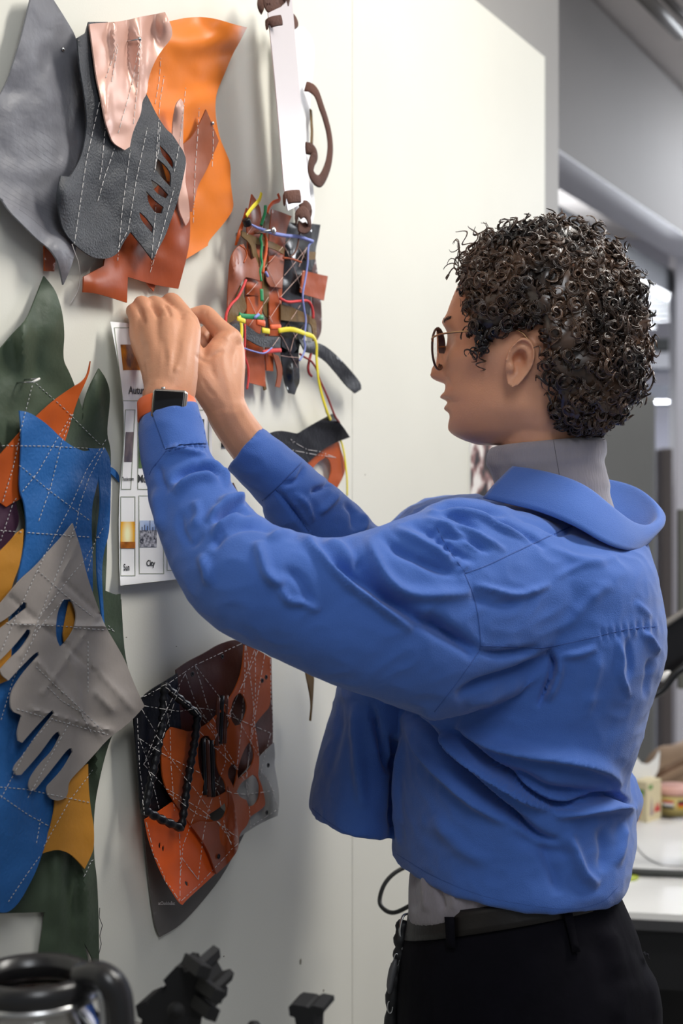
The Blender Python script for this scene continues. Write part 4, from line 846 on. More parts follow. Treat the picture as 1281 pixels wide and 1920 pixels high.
# ---- head: polar sections round the ear axis, face turned to the wall
PH = R(23)
hf = Vector((-math.cos(PH), math.sin(PH), 0)); hl = Vector((-math.sin(PH), -math.cos(PH), 0)); hu = Vector((0, 0, 1))
HY = 1.64; HC = P(1010, 660, HY)
def H(a, b, z): return HC + hf*a + hl*b + hu*z
K = HY/F
def za(py): return (660-py)*K
def aa(px): return (1010-px)*K/math.cos(PH)
prof = [(466, 960, 1065, .020), (473, 928, 1095, .044), (484, 905, 1118, .058), (505, 885, 1138, .069), (530, 870, 1156, .0745), (560, 857, 1160, .0765), (580, 850, 1160, .0770), (600, 845, 1159, .0765), (620, 848, 1157, .0755), (640, 853, 1152, .0745), (660, 853, 1146, .0735), (680, 850, 1138, .072), (700, 848, 1130, .0705), (720, 845, 1120, .0685), (740, 845, 1110, .066), (755, 850, 1100, .064), (770, 850, 1092, .0615), (785, 850, 1085, .058), (800, 854, 1080, .054), (812, 860, 1075, .049), (822, 874, 1070, .042), (832, 900, 1062, .033)]
prof = [tuple(r) for r in cat([tuple(map(float, p)) for p in prof], 5)]
nlev = len(prof); nang = 120; V = []; Fc = []
def g(x, s): return math.exp(-(x/s)**2)
for (py, fx, bx, W) in prof:
    Fr = aa(fx)-0; Bk = -aa(bx); z = za(py)
    for k in range(nang):
        t = -math.pi + 2*math.pi*k/nang; c, s = math.cos(t), math.sin(t)
        if c >= 0:
            ex = 2.25; a_ = Fr*abs(c)**(2/ex); b = W*math.copysign(abs(s)**(2/ex), s)
            b *= 1-.10*max(0, c)**2
        else:
            a_ = -Bk*abs(c)**(2/2.1); b = W*math.copysign(abs(s)**(2/2.1), s)
        if c > 0:
            w_ = c**.5
            # nose
            nz = max(0, min(1, (713-py)/14))**.5 if py > 699 else min(1, max(0, (py-612)/70))**1.2*(1 - .05*max(0, (py-684)/15))
            a_ += w_*.0235*nz*g(b, .0095+.007*max(0, min(1, (py-640)/50)))
            a_ += w_*.006*g(py-697, 10)*g(abs(b)-.011, .0055)          # nostril wings
            a_ += w_*.004*g(py-598, 9)*g(abs(b)-.022, .020)            # brow
            a_ -= w_*.010*g(py-632, 15)*g(abs(b)-.030, .014)           # eye sockets
            a_ += w_*.006*g(py-632, 9)*g(abs(b)-.030, .011)            # eyelid
            a_ += w_*.005*g(py-668, 22)*g(abs(b)-.042, .016)           # cheekbone
            a_ += w_*.0105*g(py-739, 6.5)*g(b, .020); a_ += w_*.0085*g(py-761, 7)*g(b, .018)
            a_ -= w_*.003*g(py-748, 2.6)*g(b, .022); a_ -= w_*.003*g(py-778, 7)*g(b, .02)
            a_ += w_*.005*g(py-802, 12)*g(b, .018)
        a_ += 0
        b += math.copysign(.003, b)*g(py-668, 20)*g(a_-.045, .03)
        b -= math.copysign(.004, b)*g(py-720, 26)*g(a_-.055, .03)
        b += math.copysign(.004, b)*g(py-775, 26)*g(a_-.01, .035)
        V.append(H(a_, b, z))
for i in range(nlev-1):
    for k in range(nang): Fc.append((i*nang+k, i*nang+(k+1) % nang, (i+1)*nang+(k+1) % nang, (i+1)*nang+k))
c0 = len(V); V.append(H(.0, 0, za(463))); c1_ = len(V); V.append(H(.01, 0, za(834)))
for k in range(nang):
    Fc.append((c0, (k+1) % nang, k)); Fc.append((c1_, (nlev-1)*nang+k, (nlev-1)*nang+(k+1) % nang))
bmb.add(V, Fc)
# ---- neck, torso core
V, Fc = loft([(940, 770, 1080, 760, 1.64, .054), (938, 820, 1090, 810, 1.645, .054), (945, 860, 1100, 860, 1.652, .052), (960, 950, 1110, 950, 1.66, .055)], 28, 3); bmb.add(V, Fc)
V, Fc = loft([(960, 940, 1110, 960, 1.66, .05), (890, 1010, 1160, 1040, 1.66, .10), (850, 1100, 1180, 1120, 1.66, .12), (840, 1250, 1160, 1250, 1.66, .12), (835, 1400, 1110, 1400, 1.66, .11), (830, 1550, 1080, 1550, 1.66, .11), (830, 1700, 1080, 1680, 1.66, .115), (830, 1880, 1130, 1850, 1.66, .12), (840, 2050, 1130, 2050, 1.66, .11)], 28, 3); bmb.add(V, Fc)
# ---- arms
def J(px, py, Y): return tuple(P(px, py, Y))
limb(bmb, [J(950, 1090, 1.56), J(700, 1135, 1.46), J(440, 1065, 1.415)], [.045, .040, .034])
limb(bmb, [J(440, 1065, 1.415), J(395, 1005, 1.435), J(336, 880, 1.476), J(318, 790, 1.495), J(312, 745, 1.505)], [.034, .034, .027, .0255, .0262])
limb(bmb, [J(920, 1060, 1.78), J(760, 1080, 1.76), J(650, 1040, 1.73)], [.045, .036, .030])
limb(bmb, [J(650, 1040, 1.73), J(565, 950, 1.69), J(480, 850, 1.662), J(440, 797, 1.648), J(424, 768, 1.640)], [.030, .029, .0255, .0245, .0245])
# ---- ear (near side)
ear_o = [(966, 643), (976, 634), (988, 634), (998, 642), (1003, 656), (1003, 672), (998, 688), (990, 702), (981, 713), (972, 723), (962, 727), (953, 722), (949, 710), (948, 690), (950, 668), (957, 652)]
def earV(px, py, out):
    q = HC + hl*.0775; d = ray(px, py); nrm = (hl*.86 - hf*.36 - hu*0).normalized()
    t = (q - CAM + nrm*out).dot(nrm)/d.dot(nrm); return CAM + d*t
eo = cat([(*p, .014) for p in ear_o], 5, True)
cx_, cy_ = 976, 680
rings = []
for s_, o_ in [(1.0, .004), (1.02, .010), (.97, .0135), (.90, .0125), (.82, .0075), (.72, .0075), (.62, .0095), (.50, .0040), (.36, -.003), (.18, -.006)]:
    ring = []
    for (x, y, _) in eo:
        low = max(0, min(1, (y-700)/20)); up_ = max(0, min(1, (700-y)/30))
        o2 = o_*1.35*(up_) + (1-up_)*(.010 - .004*abs(1-s_)*3)
        fr = max(0, min(1, (972-(cx_+(x-cx_)*s_))/22))
        o2 -= .006*fr
        ring.append(earV(cx_+(x-cx_)*s_ - (1-s_)*6, cy_+(y-cy_)*s_+(1-s_)*2, o2))
    rings.append(ring)
V = [p for r_ in rings for p in r_]; n = len(eo); Fc = []
for i in range(len(rings)-1):
    for k in range(n): Fc.append((i*n+k, i*n+(k+1) % n, (i+1)*n+(k+1) % n, (i+1)*n+k))
V.append(earV(cx_-6, cy_+2, -.001)); Fc += [((len(rings)-1)*n+k, (len(rings)-1)*n+(k+1) % n, len(V)-1) for k in range(n)]
b0 = len(V); V += [earV(cx_+(x-cx_)*.93, cy_+(y-cy_)*.93, -.004) for (x, y, _) in eo]
Fc += [(k, b0+k, b0+(k+1) % n, (k+1) % n) for k in range(n)]
V.append(earV(cx_, cy_, -.006)); Fc += [(b0+k, len(V)-1, b0+(k+1) % n) for k in range(n)]
bmb.add(V, Fc)
limb(bmb, [tuple(earV(957, 678, .004)), tuple(earV(958, 688, .006)), tuple(earV(959, 696, .004))], [.0035, .0045, .0035], 10, 2)   # tragus
# far ear, plain
fe = MB(); fe.sphere(H(.0, -.074, .0), 1, 16, (.018, .008, .028), Matrix(((hf.x, hl.x, 0), (hf.y, hl.y, 0), (0, 0, 1)))); bmb.add(fe.v, fe.f)
# ---- near (left) hand: back of the hand to the camera, fingers folded over the top edge of the chart
def h1(x, y, Y): px, py = 200+x/3.37, 540+y/3.37; return tuple(P(px, py, Y))
def hl_(pts, rs, n=14, sub=4): limb(bmb, [h1(*p) for p in pts], [r for r in rs], n, sub)
def wd(x): return wy(200+x/3.37)
# palm block
hl_([(392, 735, 1.506), (360, 620, 1.512), (300, 480, 1.526), (225, 330, 1.545), (205, 215, 1.556)], [.0262, .0215, .0165, .0135, .0112])
hl_([(392, 735, 1.506), (372, 600, 1.510), (330, 430, 1.522), (285, 260, 1.545), (272, 190, 1.556)], [.0262, .022, .0175, .0145, .0112])
hl_([(392, 735, 1.506), (400, 600, 1.508), (400, 430, 1.518), (395, 260, 1.538), (392, 185, 1.552)], [.0262, .0225, .018, .0145, .0115])
hl_([(392, 735, 1.506), (440, 600, 1.508), (480, 430, 1.520), (512, 280, 1.545), (520, 225, 1.556)], [.0262, .0225, .018, .0150, .0122])
hl_([(430, 700, 1.515), (470, 580, 1.530), (480, 460, 1.545), (500, 340, 1.562)], [.018, .018, .017, .015])
hl_([(320, 560, 1.535), (300, 420, 1.545), (300, 300, 1.562)], [.015, .016, .014])
# fingers: knuckle - middle joint - tip on the paper
hl_([(205, 215, 1.556), (182, 165, 1.563), (172, 148, 1.572), (190, 190, 1.586), (215, 250, 1.592)], [.0108, .0090, .0092, .0078, .0066])
hl_([(272, 190, 1.556), (238, 125, 1.566), (224, 105, 1.578), (255, 150, 1.602), (285, 215, 1.606)], [.0112, .0096, .0102, .0084, .0070])
hl_([(392, 185, 1.552), (330, 130, 1.572), (300, 108, 1.594), (320, 150, 1.622), (345, 210, 1.630)], [.0116, .0104, .0108, .0088, .0072])
hl_([(520, 225, 1.556), (450, 130, 1.578), (408, 92, 1.602), (420, 130, 1.640), (440, 190, 1.654)], [.0120, .0108, .0115, .0092, .0074])
# thumb, leaving the side of the palm, tip by the pin
hl_([(450, 560, 1.540), (500, 450, 1.575), (520, 350, 1.610), (510, 260, 1.640), (490, 200, 1.655)], [.015, .0125, .0108, .0098, .0080])
# tendons and knuckles
for pts in [[(400, 560, 1.4875), (398, 400, 1.5015), (393, 220, 1.5395)], [(440, 520, 1.4885), (480, 380, 1.5080), (515, 240, 1.5430)], [(350, 520, 1.4935), (300, 320, 1.5245), (275, 210, 1.5460)]]:
    hl_(pts, [.0022, .0030, .0034], 8, 4)
# ---- far (right) hand: palm side, index finger reaching left, thumb below
hl_([(745, 745, 1.640), (720, 620, 1.640), (700, 480, 1.645), (740, 370, 1.655), (785, 325, 1.662)], [.0240, .0225, .0200, .0165, .0135])
hl_([(745, 745, 1.640), (770, 600, 1.645), (790, 480, 1.655), (795, 380, 1.668)], [.0240, .0190, .0165, .0145])
hl_([(745, 745, 1.640), (650, 640, 1.632), (610, 560, 1.634), (640, 500, 1.640)], [.0240, .0190, .0170, .0160])
hl_([(660, 560, 1.640), (700, 440, 1.646), (720, 380, 1.655)], [.0190, .0185, .0150])
hl_([(785, 325, 1.662), (700, 245, 1.668), (632, 172, 1.676), (598, 168, 1.678), (540, 178, 1.675), (480, 200, 1.672)], [.0140, .0118, .0112, .0112, .0094, .0076])     # index
hl_([(640, 640, 1.632), (585, 500, 1.636), (560, 430, 1.640), (520, 330, 1.648), (490, 250, 1.654)], [.0180, .0135, .0118, .0108, .0088])   # thumb
hl_([(765, 345, 1.680), (700, 270, 1.700), (650, 270, 1.705), (612, 310, 1.694), (598, 350, 1.684)], [.0125, .0105, .0100, .0092, .0080])   # middle, curled
hl_([(790, 380, 1.690), (730, 330, 1.712), (680, 330, 1.712), (650, 370, 1.700), (645, 400, 1.690)], [.0120, .0100, .0094, .0086, .0076])   # ring
hl_([(800, 430, 1.695), (760, 400, 1.712), (720, 400, 1.710), (690, 430, 1.700), (690, 450, 1.692)], [.0110, .0088, .0082, .0076, .0068])   # little
# ---- legs under the trousers (out of frame)
for s_, Yc_ in ((1, 1.56), (-1, 1.76)):
    cx0 = .225 if s_ > 0 else .26
    limb(bmb, [(cx0, (Yc_+1.66)/2, .82), (cx0-.01, Yc_+.01, .70), (cx0-.02, Yc_+.005, .50), (cx0+.01, Yc_, .30), (cx0+.02, Yc_, .09)], [.07, .065, .052, .050, .036], 16)
me = voxel('body', bmb.v, bmb.f, .0021, 5, .5)
nb = len(me.vertices); cb = np.empty(nb*3); me.vertices.foreach_get('co', cb); cb = cb.reshape(-1, 3)
nn_ = np.empty(nb*3); me.vertices.foreach_get('normal', nn_); nn_ = nn_.reshape(-1, 3); bx_ = 640.5+F*cb[:, 0]/cb[:, 1]; by_ = 960-F*(cb[:, 2]-CAMZ)/cb[:, 1]
vw = cb-np.array([0, 0, CAMZ]); vw /= np.linalg.norm(vw, axis=1)[:, None]; fac = np.clip(-(nn_*vw).sum(1)*2+.3, 0, 1); db = np.zeros(nb)
hz4 = lambda p: zz(p, 200, 540, 3.37); hz8 = lambda p: zz(p, 780, 400, 2.785)
for path, amp, wdt in [(hz4([(238, 235), (225, 175), (203, 120)]), -2.6, 3.5), (hz4([(332, 190), (292, 125), (262, 82)]), -2.6, 3.5), (hz4([(408, 190), (386, 135), (360, 92)]), -2.6, 3.5),
                       (hz4([(560, 420), (600, 455), (650, 480)]), -1.2, 3.5), (hz4([(640, 450), (690, 415), (750, 395)]), -1.4, 4), (hz4([(600, 560), (640, 640), (700, 700)]), -.9, 5), (hz4([(745, 330), (770, 300), (800, 290)]), 1, 6),
                       (hz4([(520, 150), (560, 190), (600, 250)]), -1.2, 4), (hz4([(640, 140), (625, 160), (640, 180)]), -.8, 3), (hz4([(300, 640), (380, 660), (460, 640)]), -.6, 4), (hz4([(250, 330), (240, 400), (260, 470)]), -1.0, 7),
                       (hz4([(455, 320), (450, 420), (440, 520)]), -1.0, 7), (hz4([(345, 300), (365, 400), (385, 480)]), -1.0, 7), (hz4([(350, 170), (372, 176), (392, 165)]), -.6, 2.5), (hz4([(475, 160), (500, 150), (520, 160)]), -.7, 2.5),
                       (hz8([(128, 962), (160, 968), (185, 985)]), -1.6, 2.6), (hz8([(150, 860), (170, 880), (176, 920)]), -1.0, 4), (hz8([(190, 690), (215, 700), (235, 690)]), -1.0, 3), (hz8([(185, 668), (210, 660), (235, 672)]), .9, 3)]:
    xs = [p[0] for p in path]; ys = [p[1] for p in path]; ix = np.nonzero((bx_ > min(xs)-25) & (bx_ < max(xs)+25) & (by_ > min(ys)-25) & (by_ < max(ys)+25))[0]
    d, t, s_ = seg_field(bx_[ix], by_[ix], path); db[ix] += amp*.001*np.exp(-(d/wdt)**2)*np.clip(np.minimum(t, 1-t)*5, .15, 1)
db *= fac; me.vertices.foreach_set('co', (cb+nn_*db[:, None]).ravel()); me.update()
body = link('body', me, M_skin, man)
# ears/lips tint is real colour of the skin there; nails
M_nail = mat('nail', srgb(222, 170, 148), .3)
# mouth, brow
M_lip = mat('lip', srgb(158, 92, 80), .45)
bvb = bvh_of([body])
def patch_on(bvh, name, outline, m, parent, lift=.0006, gs=2.5, thick=.0005, label=None):
    o = resample(soften(outline), gs)
    xs = [p[0] for p in o]; ys = [p[1] for p in o]
    gx, gy = np.meshgrid(np.arange(min(xs), max(xs), gs), np.arange(min(ys), max(ys), gs)); gx = gx.ravel(); gy = gy.ravel()
    mm = inpoly(gx, gy, o); pts = [Vector(p) for p in o] + [Vector((x, y)) for x, y in zip(gx[mm], gy[mm])]
    V2, E2, F2, *_ = delaunay_2d_cdt(pts, [(i, (i+1) % len(o)) for i in range(len(o))], [], 0, 1e-4)
    V = []; last = None
    for v in V2:
        h = drape(bvh, v[0], v[1], lift)
        if h is None: h = last if last is not None else P(v[0], v[1], 1.6)
        last = h; V.append(h)
    F3 = [tuple(f) for f in F2 if inpoly(sum(V2[i][0] for i in f)/len(f), sum(V2[i][1] for i in f)/len(f), o)]
    n = len(V); V += [v + ray(640, 960)*thick*3 for v in V]
    return obj(name, V, F3 + [tuple(i+n for i in f[::-1]) for f in F3], m, parent, label)
# eyebrow as short hairs
eb = MB()
for i in range(70):
    u = rng.random(); px = 832+u*13+rng.normal()*1; py = 602-u*7+rng.normal()*1.6
    h = drape(bvb, px, py, .0004)
    if h is None: continue
    h2 = drape(bvb, px+2.5, py-1.2, .0012) or h+Vector((.001, 0, .001))
    if (h2-h).length < .012: eb.tube([h, (h+h2)/2+hl*.0004, h2], [.0004, .0003, .0001], 4)
M_hair = mat('hair_brown', srgb(76, 55, 41), .30, .0, 60, var=.5, var_scale=22, spec=.8, col2=srgb(24, 17, 14))
if eb.v: eb.build('eyebrow', M_hair, man)

# ---------------------------------------------------------------- shirt
M_shirt = mat('shirt_blue', srgb(64, 102, 178), .72, .35, 900, var=.05, var_scale=10, sheen=.25, spec=.25)
sh = MB()
def L(st, n=40, sub=5, ex=2.0, **k): V, Fc = loft(st, n, sub, ex, **k); sh.add(V, Fc)
# trunk
L([(915, 930, 1205, 1000, 1.665, .085, .03), (850, 952, 1222, 1045, 1.665, .15, .04), (790, 1010, 1238, 1090, 1.665, .185, .05), (765, 1100, 1247, 1180, 1.665, .19, .05), (760, 1200, 1240, 1250, 1.665, .185, .05), (748, 1290, 1216, 1330, 1.665, .18, .05), (742, 1370, 1200, 1385, 1.665, .175, .05), (740, 1440, 1176, 1452, 1.665, .17, .04), (740, 1500, 1188, 1515, 1.665, .172, .03), (738, 1560, 1190, 1575, 1.665, .176, .02, .08), (738, 1595, 1172, 1625, 1.665, .184, .01, .2), (742, 1612, 1155, 1645, 1.665, .186, .0, .26)], 56)
# shoulder caps
L([(1150, 1060, 1150, 1150, 1.60, .07), (1120, 1030, 1120, 1190, 1.575, .085), (1060, 990, 1062, 1245, 1.555, .090), (980, 958, 985, 1290, 1.530, .092), (900, 938, 900, 1330, 1.502, .092), (830, 940, 830, 1345, 1.475, .084), (750, 972, 720, 1316, 1.445, .072), (680, 1000, 600, 1274, 1.425, .064), (620, 1010, 490, 1222, 1.41, .062), (560, 1000, 400, 1170, 1.405, .062), (515, 985, 345, 1110, 1.412, .062), (478, 958, 305, 1032, 1.432, .058), (440, 910, 282, 955, 1.455, .052), (412, 868, 272, 900, 1.470, .047), (398, 852, 268, 886, 1.474, .042)], 44)
# near cuff
L([(400, 858, 268, 890, 1.474, .043), (392, 830, 264, 862, 1.478, .0435), (378, 784, 260, 810, 1.488, .0415), (371, 762, 262, 786, 1.494, .0385), (366, 754, 268, 776, 1.496, .034)], 36, 4)
# far sleeve
L([(860, 930, 900, 1250, 1.83, .08), (800, 935, 800, 1230, 1.82, .08), (755, 960, 700, 1170, 1.79, .07), (715, 990, 620, 1110, 1.755, .062), (665, 945, 560, 1050, 1.72, .056), (612, 900, 515, 1000, 1.69, .052), (575, 872, 490, 958, 1.675, .048)], 36)
L([(572, 868, 488, 948, 1.675, .049), (540, 840, 460, 918, 1.668, .048), (508, 814, 438, 893, 1.662, .044), (490, 800, 424, 880, 1.658, .040)], 36, 4)
# front tail, hanging away from the body on the wall side
L([(640, 1260, 800, 1280, 1.74, .10), (620, 1340, 790, 1350, 1.745, .11), (601, 1420, 776, 1430, 1.75, .12), (586, 1485, 766, 1510, 1.75, .125), (582, 1512, 760, 1548, 1.75, .125)], 40)
# the fold puffing out behind on the far side
L([(1060, 1400, 1168, 1430, 1.73, .06), (1070, 1430, 1190, 1462, 1.725, .075), (1075, 1465, 1204, 1500, 1.72, .085), (1070, 1500, 1200, 1520, 1.72, .085), (1060, 1530, 1184, 1550, 1.72, .07)], 24)
# shoulder ridge at the far side
L([(735, 985, 770, 1040, 1.70, .05), (770, 952, 800, 1040, 1.72, .06), (830, 932, 860, 1040, 1.71, .07), (900, 925, 930, 1040, 1.70, .07)], 24)
me = voxel('shirt', sh.v, sh.f, .0030, 9, .5)
nv = len(me.vertices); co = np.empty(nv*3); me.vertices.foreach_get('co', co); co = co.reshape(-1, 3)
f1 = lambda p: zz(p, 400, 760, 2.562); f2 = lambda p: zz(p, 800, 820, 2.663); f3 = lambda p: zz(p, 560, 1200, 1.884); f4 = lambda p: zz(p, 200, 540, 3.37)
# (path, amplitude in mm, half width in px, sharpness of one side)
FOLDS = [
 # near sleeve, long folds
 (f1([(400, 600), (450, 660), (520, 735), (640, 850), (760, 930), (880, 1020), (960, 1080)]), 9, 17, 1),
 (f1([(480, 640), (560, 740), (660, 810), (780, 900), (960, 1010), (1150, 1120), (1270, 1200)]), -11, 20, 0),
 (f1([(740, 630), (765, 720), (800, 800), (870, 880), (960, 915), (1090, 915), (1240, 900)]), 7, 15, 1),
 (f1([(640, 640), (700, 760), (780, 860), (860, 930), (1000, 980)]), -6, 18, 0),
 (f1([(520, 650), (620, 690), (700, 760)]), 4, 18, 0),
 (f1([(205, 660), (225, 740), (250, 810), (300, 850), (350, 830)]), 7, 14, 1),
 (f1([(300, 850), (360, 935), (430, 950), (520, 990)]), 4, 12, 0),
 (f1([(260, 650), (330, 620), (400, 605)]), 5, 12, 0),
 (f1([(0, 700), (40, 630), (110, 590), (200, 575), (300, 600)]), -7, 13, 0),
 (f1([(0, 640), (60, 570), (140, 520), (200, 545)]), 6, 12, 1),
 (f1([(0, 560), (70, 510), (150, 480), (190, 500)]), -5, 10, 0),
 (f1([(20, 470), (90, 450), (160, 480)]), 5, 11, 0),
 (f1([(330, 780), (400, 820), (450, 900), (480, 980)]), -3, 16, 0),
 (f1([(860, 590), (940, 640), (1040, 690), (1150, 760)]), 6, 13, 1),
 (f1([(800, 620), (880, 690), (980, 740), (1100, 790), (1190, 820)]), -6, 14, 0),
 (f1([(940, 560), (1050, 620), (1150, 700), (1270, 760)]), -4, 11, 0),
 (f1([(1010, 540), (1100, 580), (1200, 650), (1281, 700)]), 4, 10, 0),
 (f1([(1060, 500), (1160, 530), (1281, 600)]), -5, 10, 0),
 # forearm
 (f4([(372, 1055), (440, 1022), (520, 1035), (640, 1065)]), 4, 9, 0),
 (f4([(430, 1240), (470, 1180), (540, 1140), (640, 1140), (720, 1180)]), -8, 11, 0),
 (f4([(590, 1110), (680, 1135), (740, 1190), (765, 1260)]), 6, 10, 1),
 (f4([(430, 1300), (520, 1230), (620, 1200), (700, 1230)]), 6, 13, 0),
 (f4([(330, 1120), (350, 1220), (400, 1300)]), -3, 10, 0),
 (f4([(690, 1500), (760, 1440), (850, 1420), (940, 1450)]), -8, 11, 0),
 (f4([(640, 1480), (720, 1390), (820, 1360), (900, 1390)]), 5, 12, 0),
 (f4([(690, 1600), (790, 1530), (900, 1490), (1010, 1500)]), 6, 12, 1),
 (f4([(600, 1680), (640, 1780), (650, 1880)]), 5, 14, 0),
 (f4([(470, 1420), (480, 1540), (540, 1620), (620, 1560)]), -3, 10, 0),
 (f4([(320, 1260), (330, 1400), (345, 1560)]), 4, 16, 0),
 (f4([(560, 1340), (580, 1440), (540, 1520)]), 3, 12, 0),
 # shoulder, yoke
 (f2([(0, 370), (120, 372), (260, 400), (400, 470), (520, 520)]), 5, 9, 1),
 (f2([(0, 345), (130, 335), (280, 350), (400, 390)]), -7, 9, 0),
 (f2([(40, 440), (180, 460), (300, 520), (400, 570)]), 4, 9, 0),
 (f2([(60, 480), (200, 520), (320, 580)]), -4, 8, 0),
 (f2([(300, 400), (420, 440), (520, 500), (600, 560)]), -4, 8, 0),
 (f2([(420, 380), (560, 430), (660, 480), (740, 440)]), -4, 8, 0),
 (f2([(480, 350), (600, 390), (720, 440)]), 4, 8, 0),
 (f2([(225, 735), (320, 760), (440, 785), (540, 765), (620, 730)]), 4.5, 10, 0),
 (f2([(220, 800), (340, 830), (480, 830)]), -2.5, 14, 0),
 (f2([(600, 540), (720, 600), (840, 620), (960, 600)]), 2.5, 12, 0),
 (f2([(640, 700), (780, 640), (900, 640)]), 2, 10, 0),
 (f2([(660, 980), (800, 820), (920, 720)]), 2.5, 16, 0),
 (f2([(1040, 820), (1080, 860), (1120, 900)]), 2, 8, 0),
 # back below yoke
 (f2([(600, 1055), (628, 1120), (622, 1190), (590, 1270), (555, 1350)]), -9, 8, 0),
 (f2([(650, 1070), (665, 1150), (640, 1240), (600, 1320)]), 6, 11, 0),
 (f2([(140, 1290), (280, 1225), (420, 1180), (520, 1140), (600, 1085)]), -9, 15, 0),
 (f2([(200, 1340), (340, 1290), (480, 1230), (590, 1170)]), 5, 16, 0),
 (f2([(650, 1090), (760, 1075), (850, 1045)]), 4, 12, 0),
 (f2([(250, 1060), (330, 1080), (420, 1075), (560, 1050)]), -6, 11, 0),
 (f2([(950, 1000), (965, 1100), (960, 1180), (1010, 1300)]), 4, 9, 0),
 (f2([(1000, 1000), (1010, 1120), (1000, 1200)]), -3, 9, 0),
 (f2([(1080, 970), (1120, 1020), (1150, 1080)]), 5, 8, 0),
 (f2([(1110, 1100), (1100, 1200), (1080, 1300)]), -3, 9, 0),
 (f2([(860, 1060), (840, 1200), (800, 1400)]), 2.5, 16, 0),
 (f2([(0, 880), (100, 960), (250, 1070)]), -8, 16, 0),
 # armpit and waist
 (f3([(350, 235), (440, 300), (520, 400), (600, 490), (680, 560), (760, 620), (850, 690), (930, 712)]), -13, 11, 0),
 (f3([(430, 250), (520, 310), (570, 390), (650, 460), (740, 520), (830, 575), (920, 600)]), 9, 12, 1),
 (f3([(500, 290), (570, 340), (640, 410), (730, 480), (830, 555), (930, 590), (1040, 570), (1130, 545)]), -13, 10, 0),
 (f3([(560, 300), (640, 350), (760, 390), (880, 410), (1000, 430), (1080, 460), (1130, 520)]), 8, 15, 1),
 (f3([(680, 450), (780, 480), (880, 530), (980, 545), (1080, 540)]), -7, 16, 0),
 (f3([(900, 620), (1000, 600), (1100, 590), (1200, 600)]), 7, 13, 0),
 (f3([(380, 300), (450, 400), (520, 480), (620, 570), (740, 650)]), 6, 14, 0),
 (f3([(1040, 560), (1100, 545), (1150, 570), (1180, 590)]), -6, 7, 0),
 (f3([(740, 680), (860, 740), (980, 760)]), -2.5, 18, 0),
 (f3([(950, 680), (975, 760), (1010, 830), (1060, 870)]), 5, 16, 0),
 (f3([(860, 720), (900, 820), (920, 900)]), -3, 20, 0),
 (f3([(1060, 660), (1080, 740), (1070, 820)]), -3, 16, 0),
 (f3([(1150, 640), (1140, 720), (1120, 800)]), 3, 12, 0),
 (f3([(330, 330), (345, 400), (338, 520), (335, 700)]), -8, 9, 0),
 (f3([(370, 330), (362, 430), (355, 560), (352, 740)]), 5, 9, 0),
 (f3([(250, 220), (275, 300), (300, 380), (325, 480)]), -6, 12, 0),
 (f3([(200, 220), (205, 330), (215, 450), (225, 600)]), 4, 16, 0),
 (f3([(150, 200), (140, 330), (110, 480)]), -3, 14, 0),
 (f3([(480, 620), (560, 720), (680, 800)]), 2.5, 24, 0),
 # far sleeve
 (f1([(300, 400), (380, 500), (460, 610)]), -5, 7, 0),
 (f1([(330, 380), (400, 360), (430, 300)]), -4, 6, 0),
 (f1([(380, 420), (440, 470), (480, 560)]), 4, 9, 0),
 (f1([(460, 420), (540, 390), (548, 350)]), -5, 7, 0),
 (f1([(500, 520), (560, 470), (600, 420)]), 4, 9, 0),
 (f1([(620, 470), (670, 520), (670, 600)]), -4, 9, 0),
 (f1([(700, 520), (720, 570), (700, 620)]), 4, 9, 0),
 (f1([(750, 560), (790, 580), (800, 620)]), -4, 8, 0),
 (f1([(850, 600), (900, 530), (960, 500)]), -6, 7, 0),
]
px, py = project(co); nrm = vnormals(me)
view = co - np.array([0, 0, CAMZ]); view /= np.linalg.norm(view, axis=1)[:, None]
facing = np.clip(-(nrm*view).sum(1)*2.2+.15, 0, 1)
near = np.ones(nv)
# the far sleeve and the near sleeve are sculpted apart: only what lies nearest the camera takes each fold
disp = np.zeros(nv)
isfar = (co[:, 1] > 1.60) & (px < 860)
for (path, amp, wdt, sharp) in FOLDS:
    xs = [p[0] for p in path]; ys = [p[1] for p in path]
    bb = (px > min(xs)-60) & (px < max(xs)+60) & (py > min(ys)-60) & (py < max(ys)+60)
    mx = sum(xs)/len(xs); my = sum(ys)/len(ys)
    farfold = path in [f_[0] for f_ in FOLDS[-9:]]
    bb &= (isfar if farfold else (~isfar | (py > 1280)))
    ix = np.nonzero(bb)[0]
    d, t, s_ = seg_field(px[ix], py[ix], path)
    wv = wdt*(1 + (.45*(s_ > 0) - .25*(s_ < 0))*sharp)
    taper = np.clip(np.minimum(t, 1-t)*4, 0, 1)**.7
    disp[ix] += (2.3 if my > 1380 else 1.45)*amp*.001*np.exp(-(d/(wv*.62))**2)*taper
# overall cloth unrest
def fnoise(c, sc, seed):
    return np.array([noise.noise((x*sc+seed, y*sc, z*sc)) for x, y, z in c])
n1 = fnoise(co, 14, 3); n2 = fnoise(co*np.array([1, 1, 1.4]), 34, 9)
disp *= facing
disp += n1*.0035 + (1-np.abs(n2)*2)*.0012
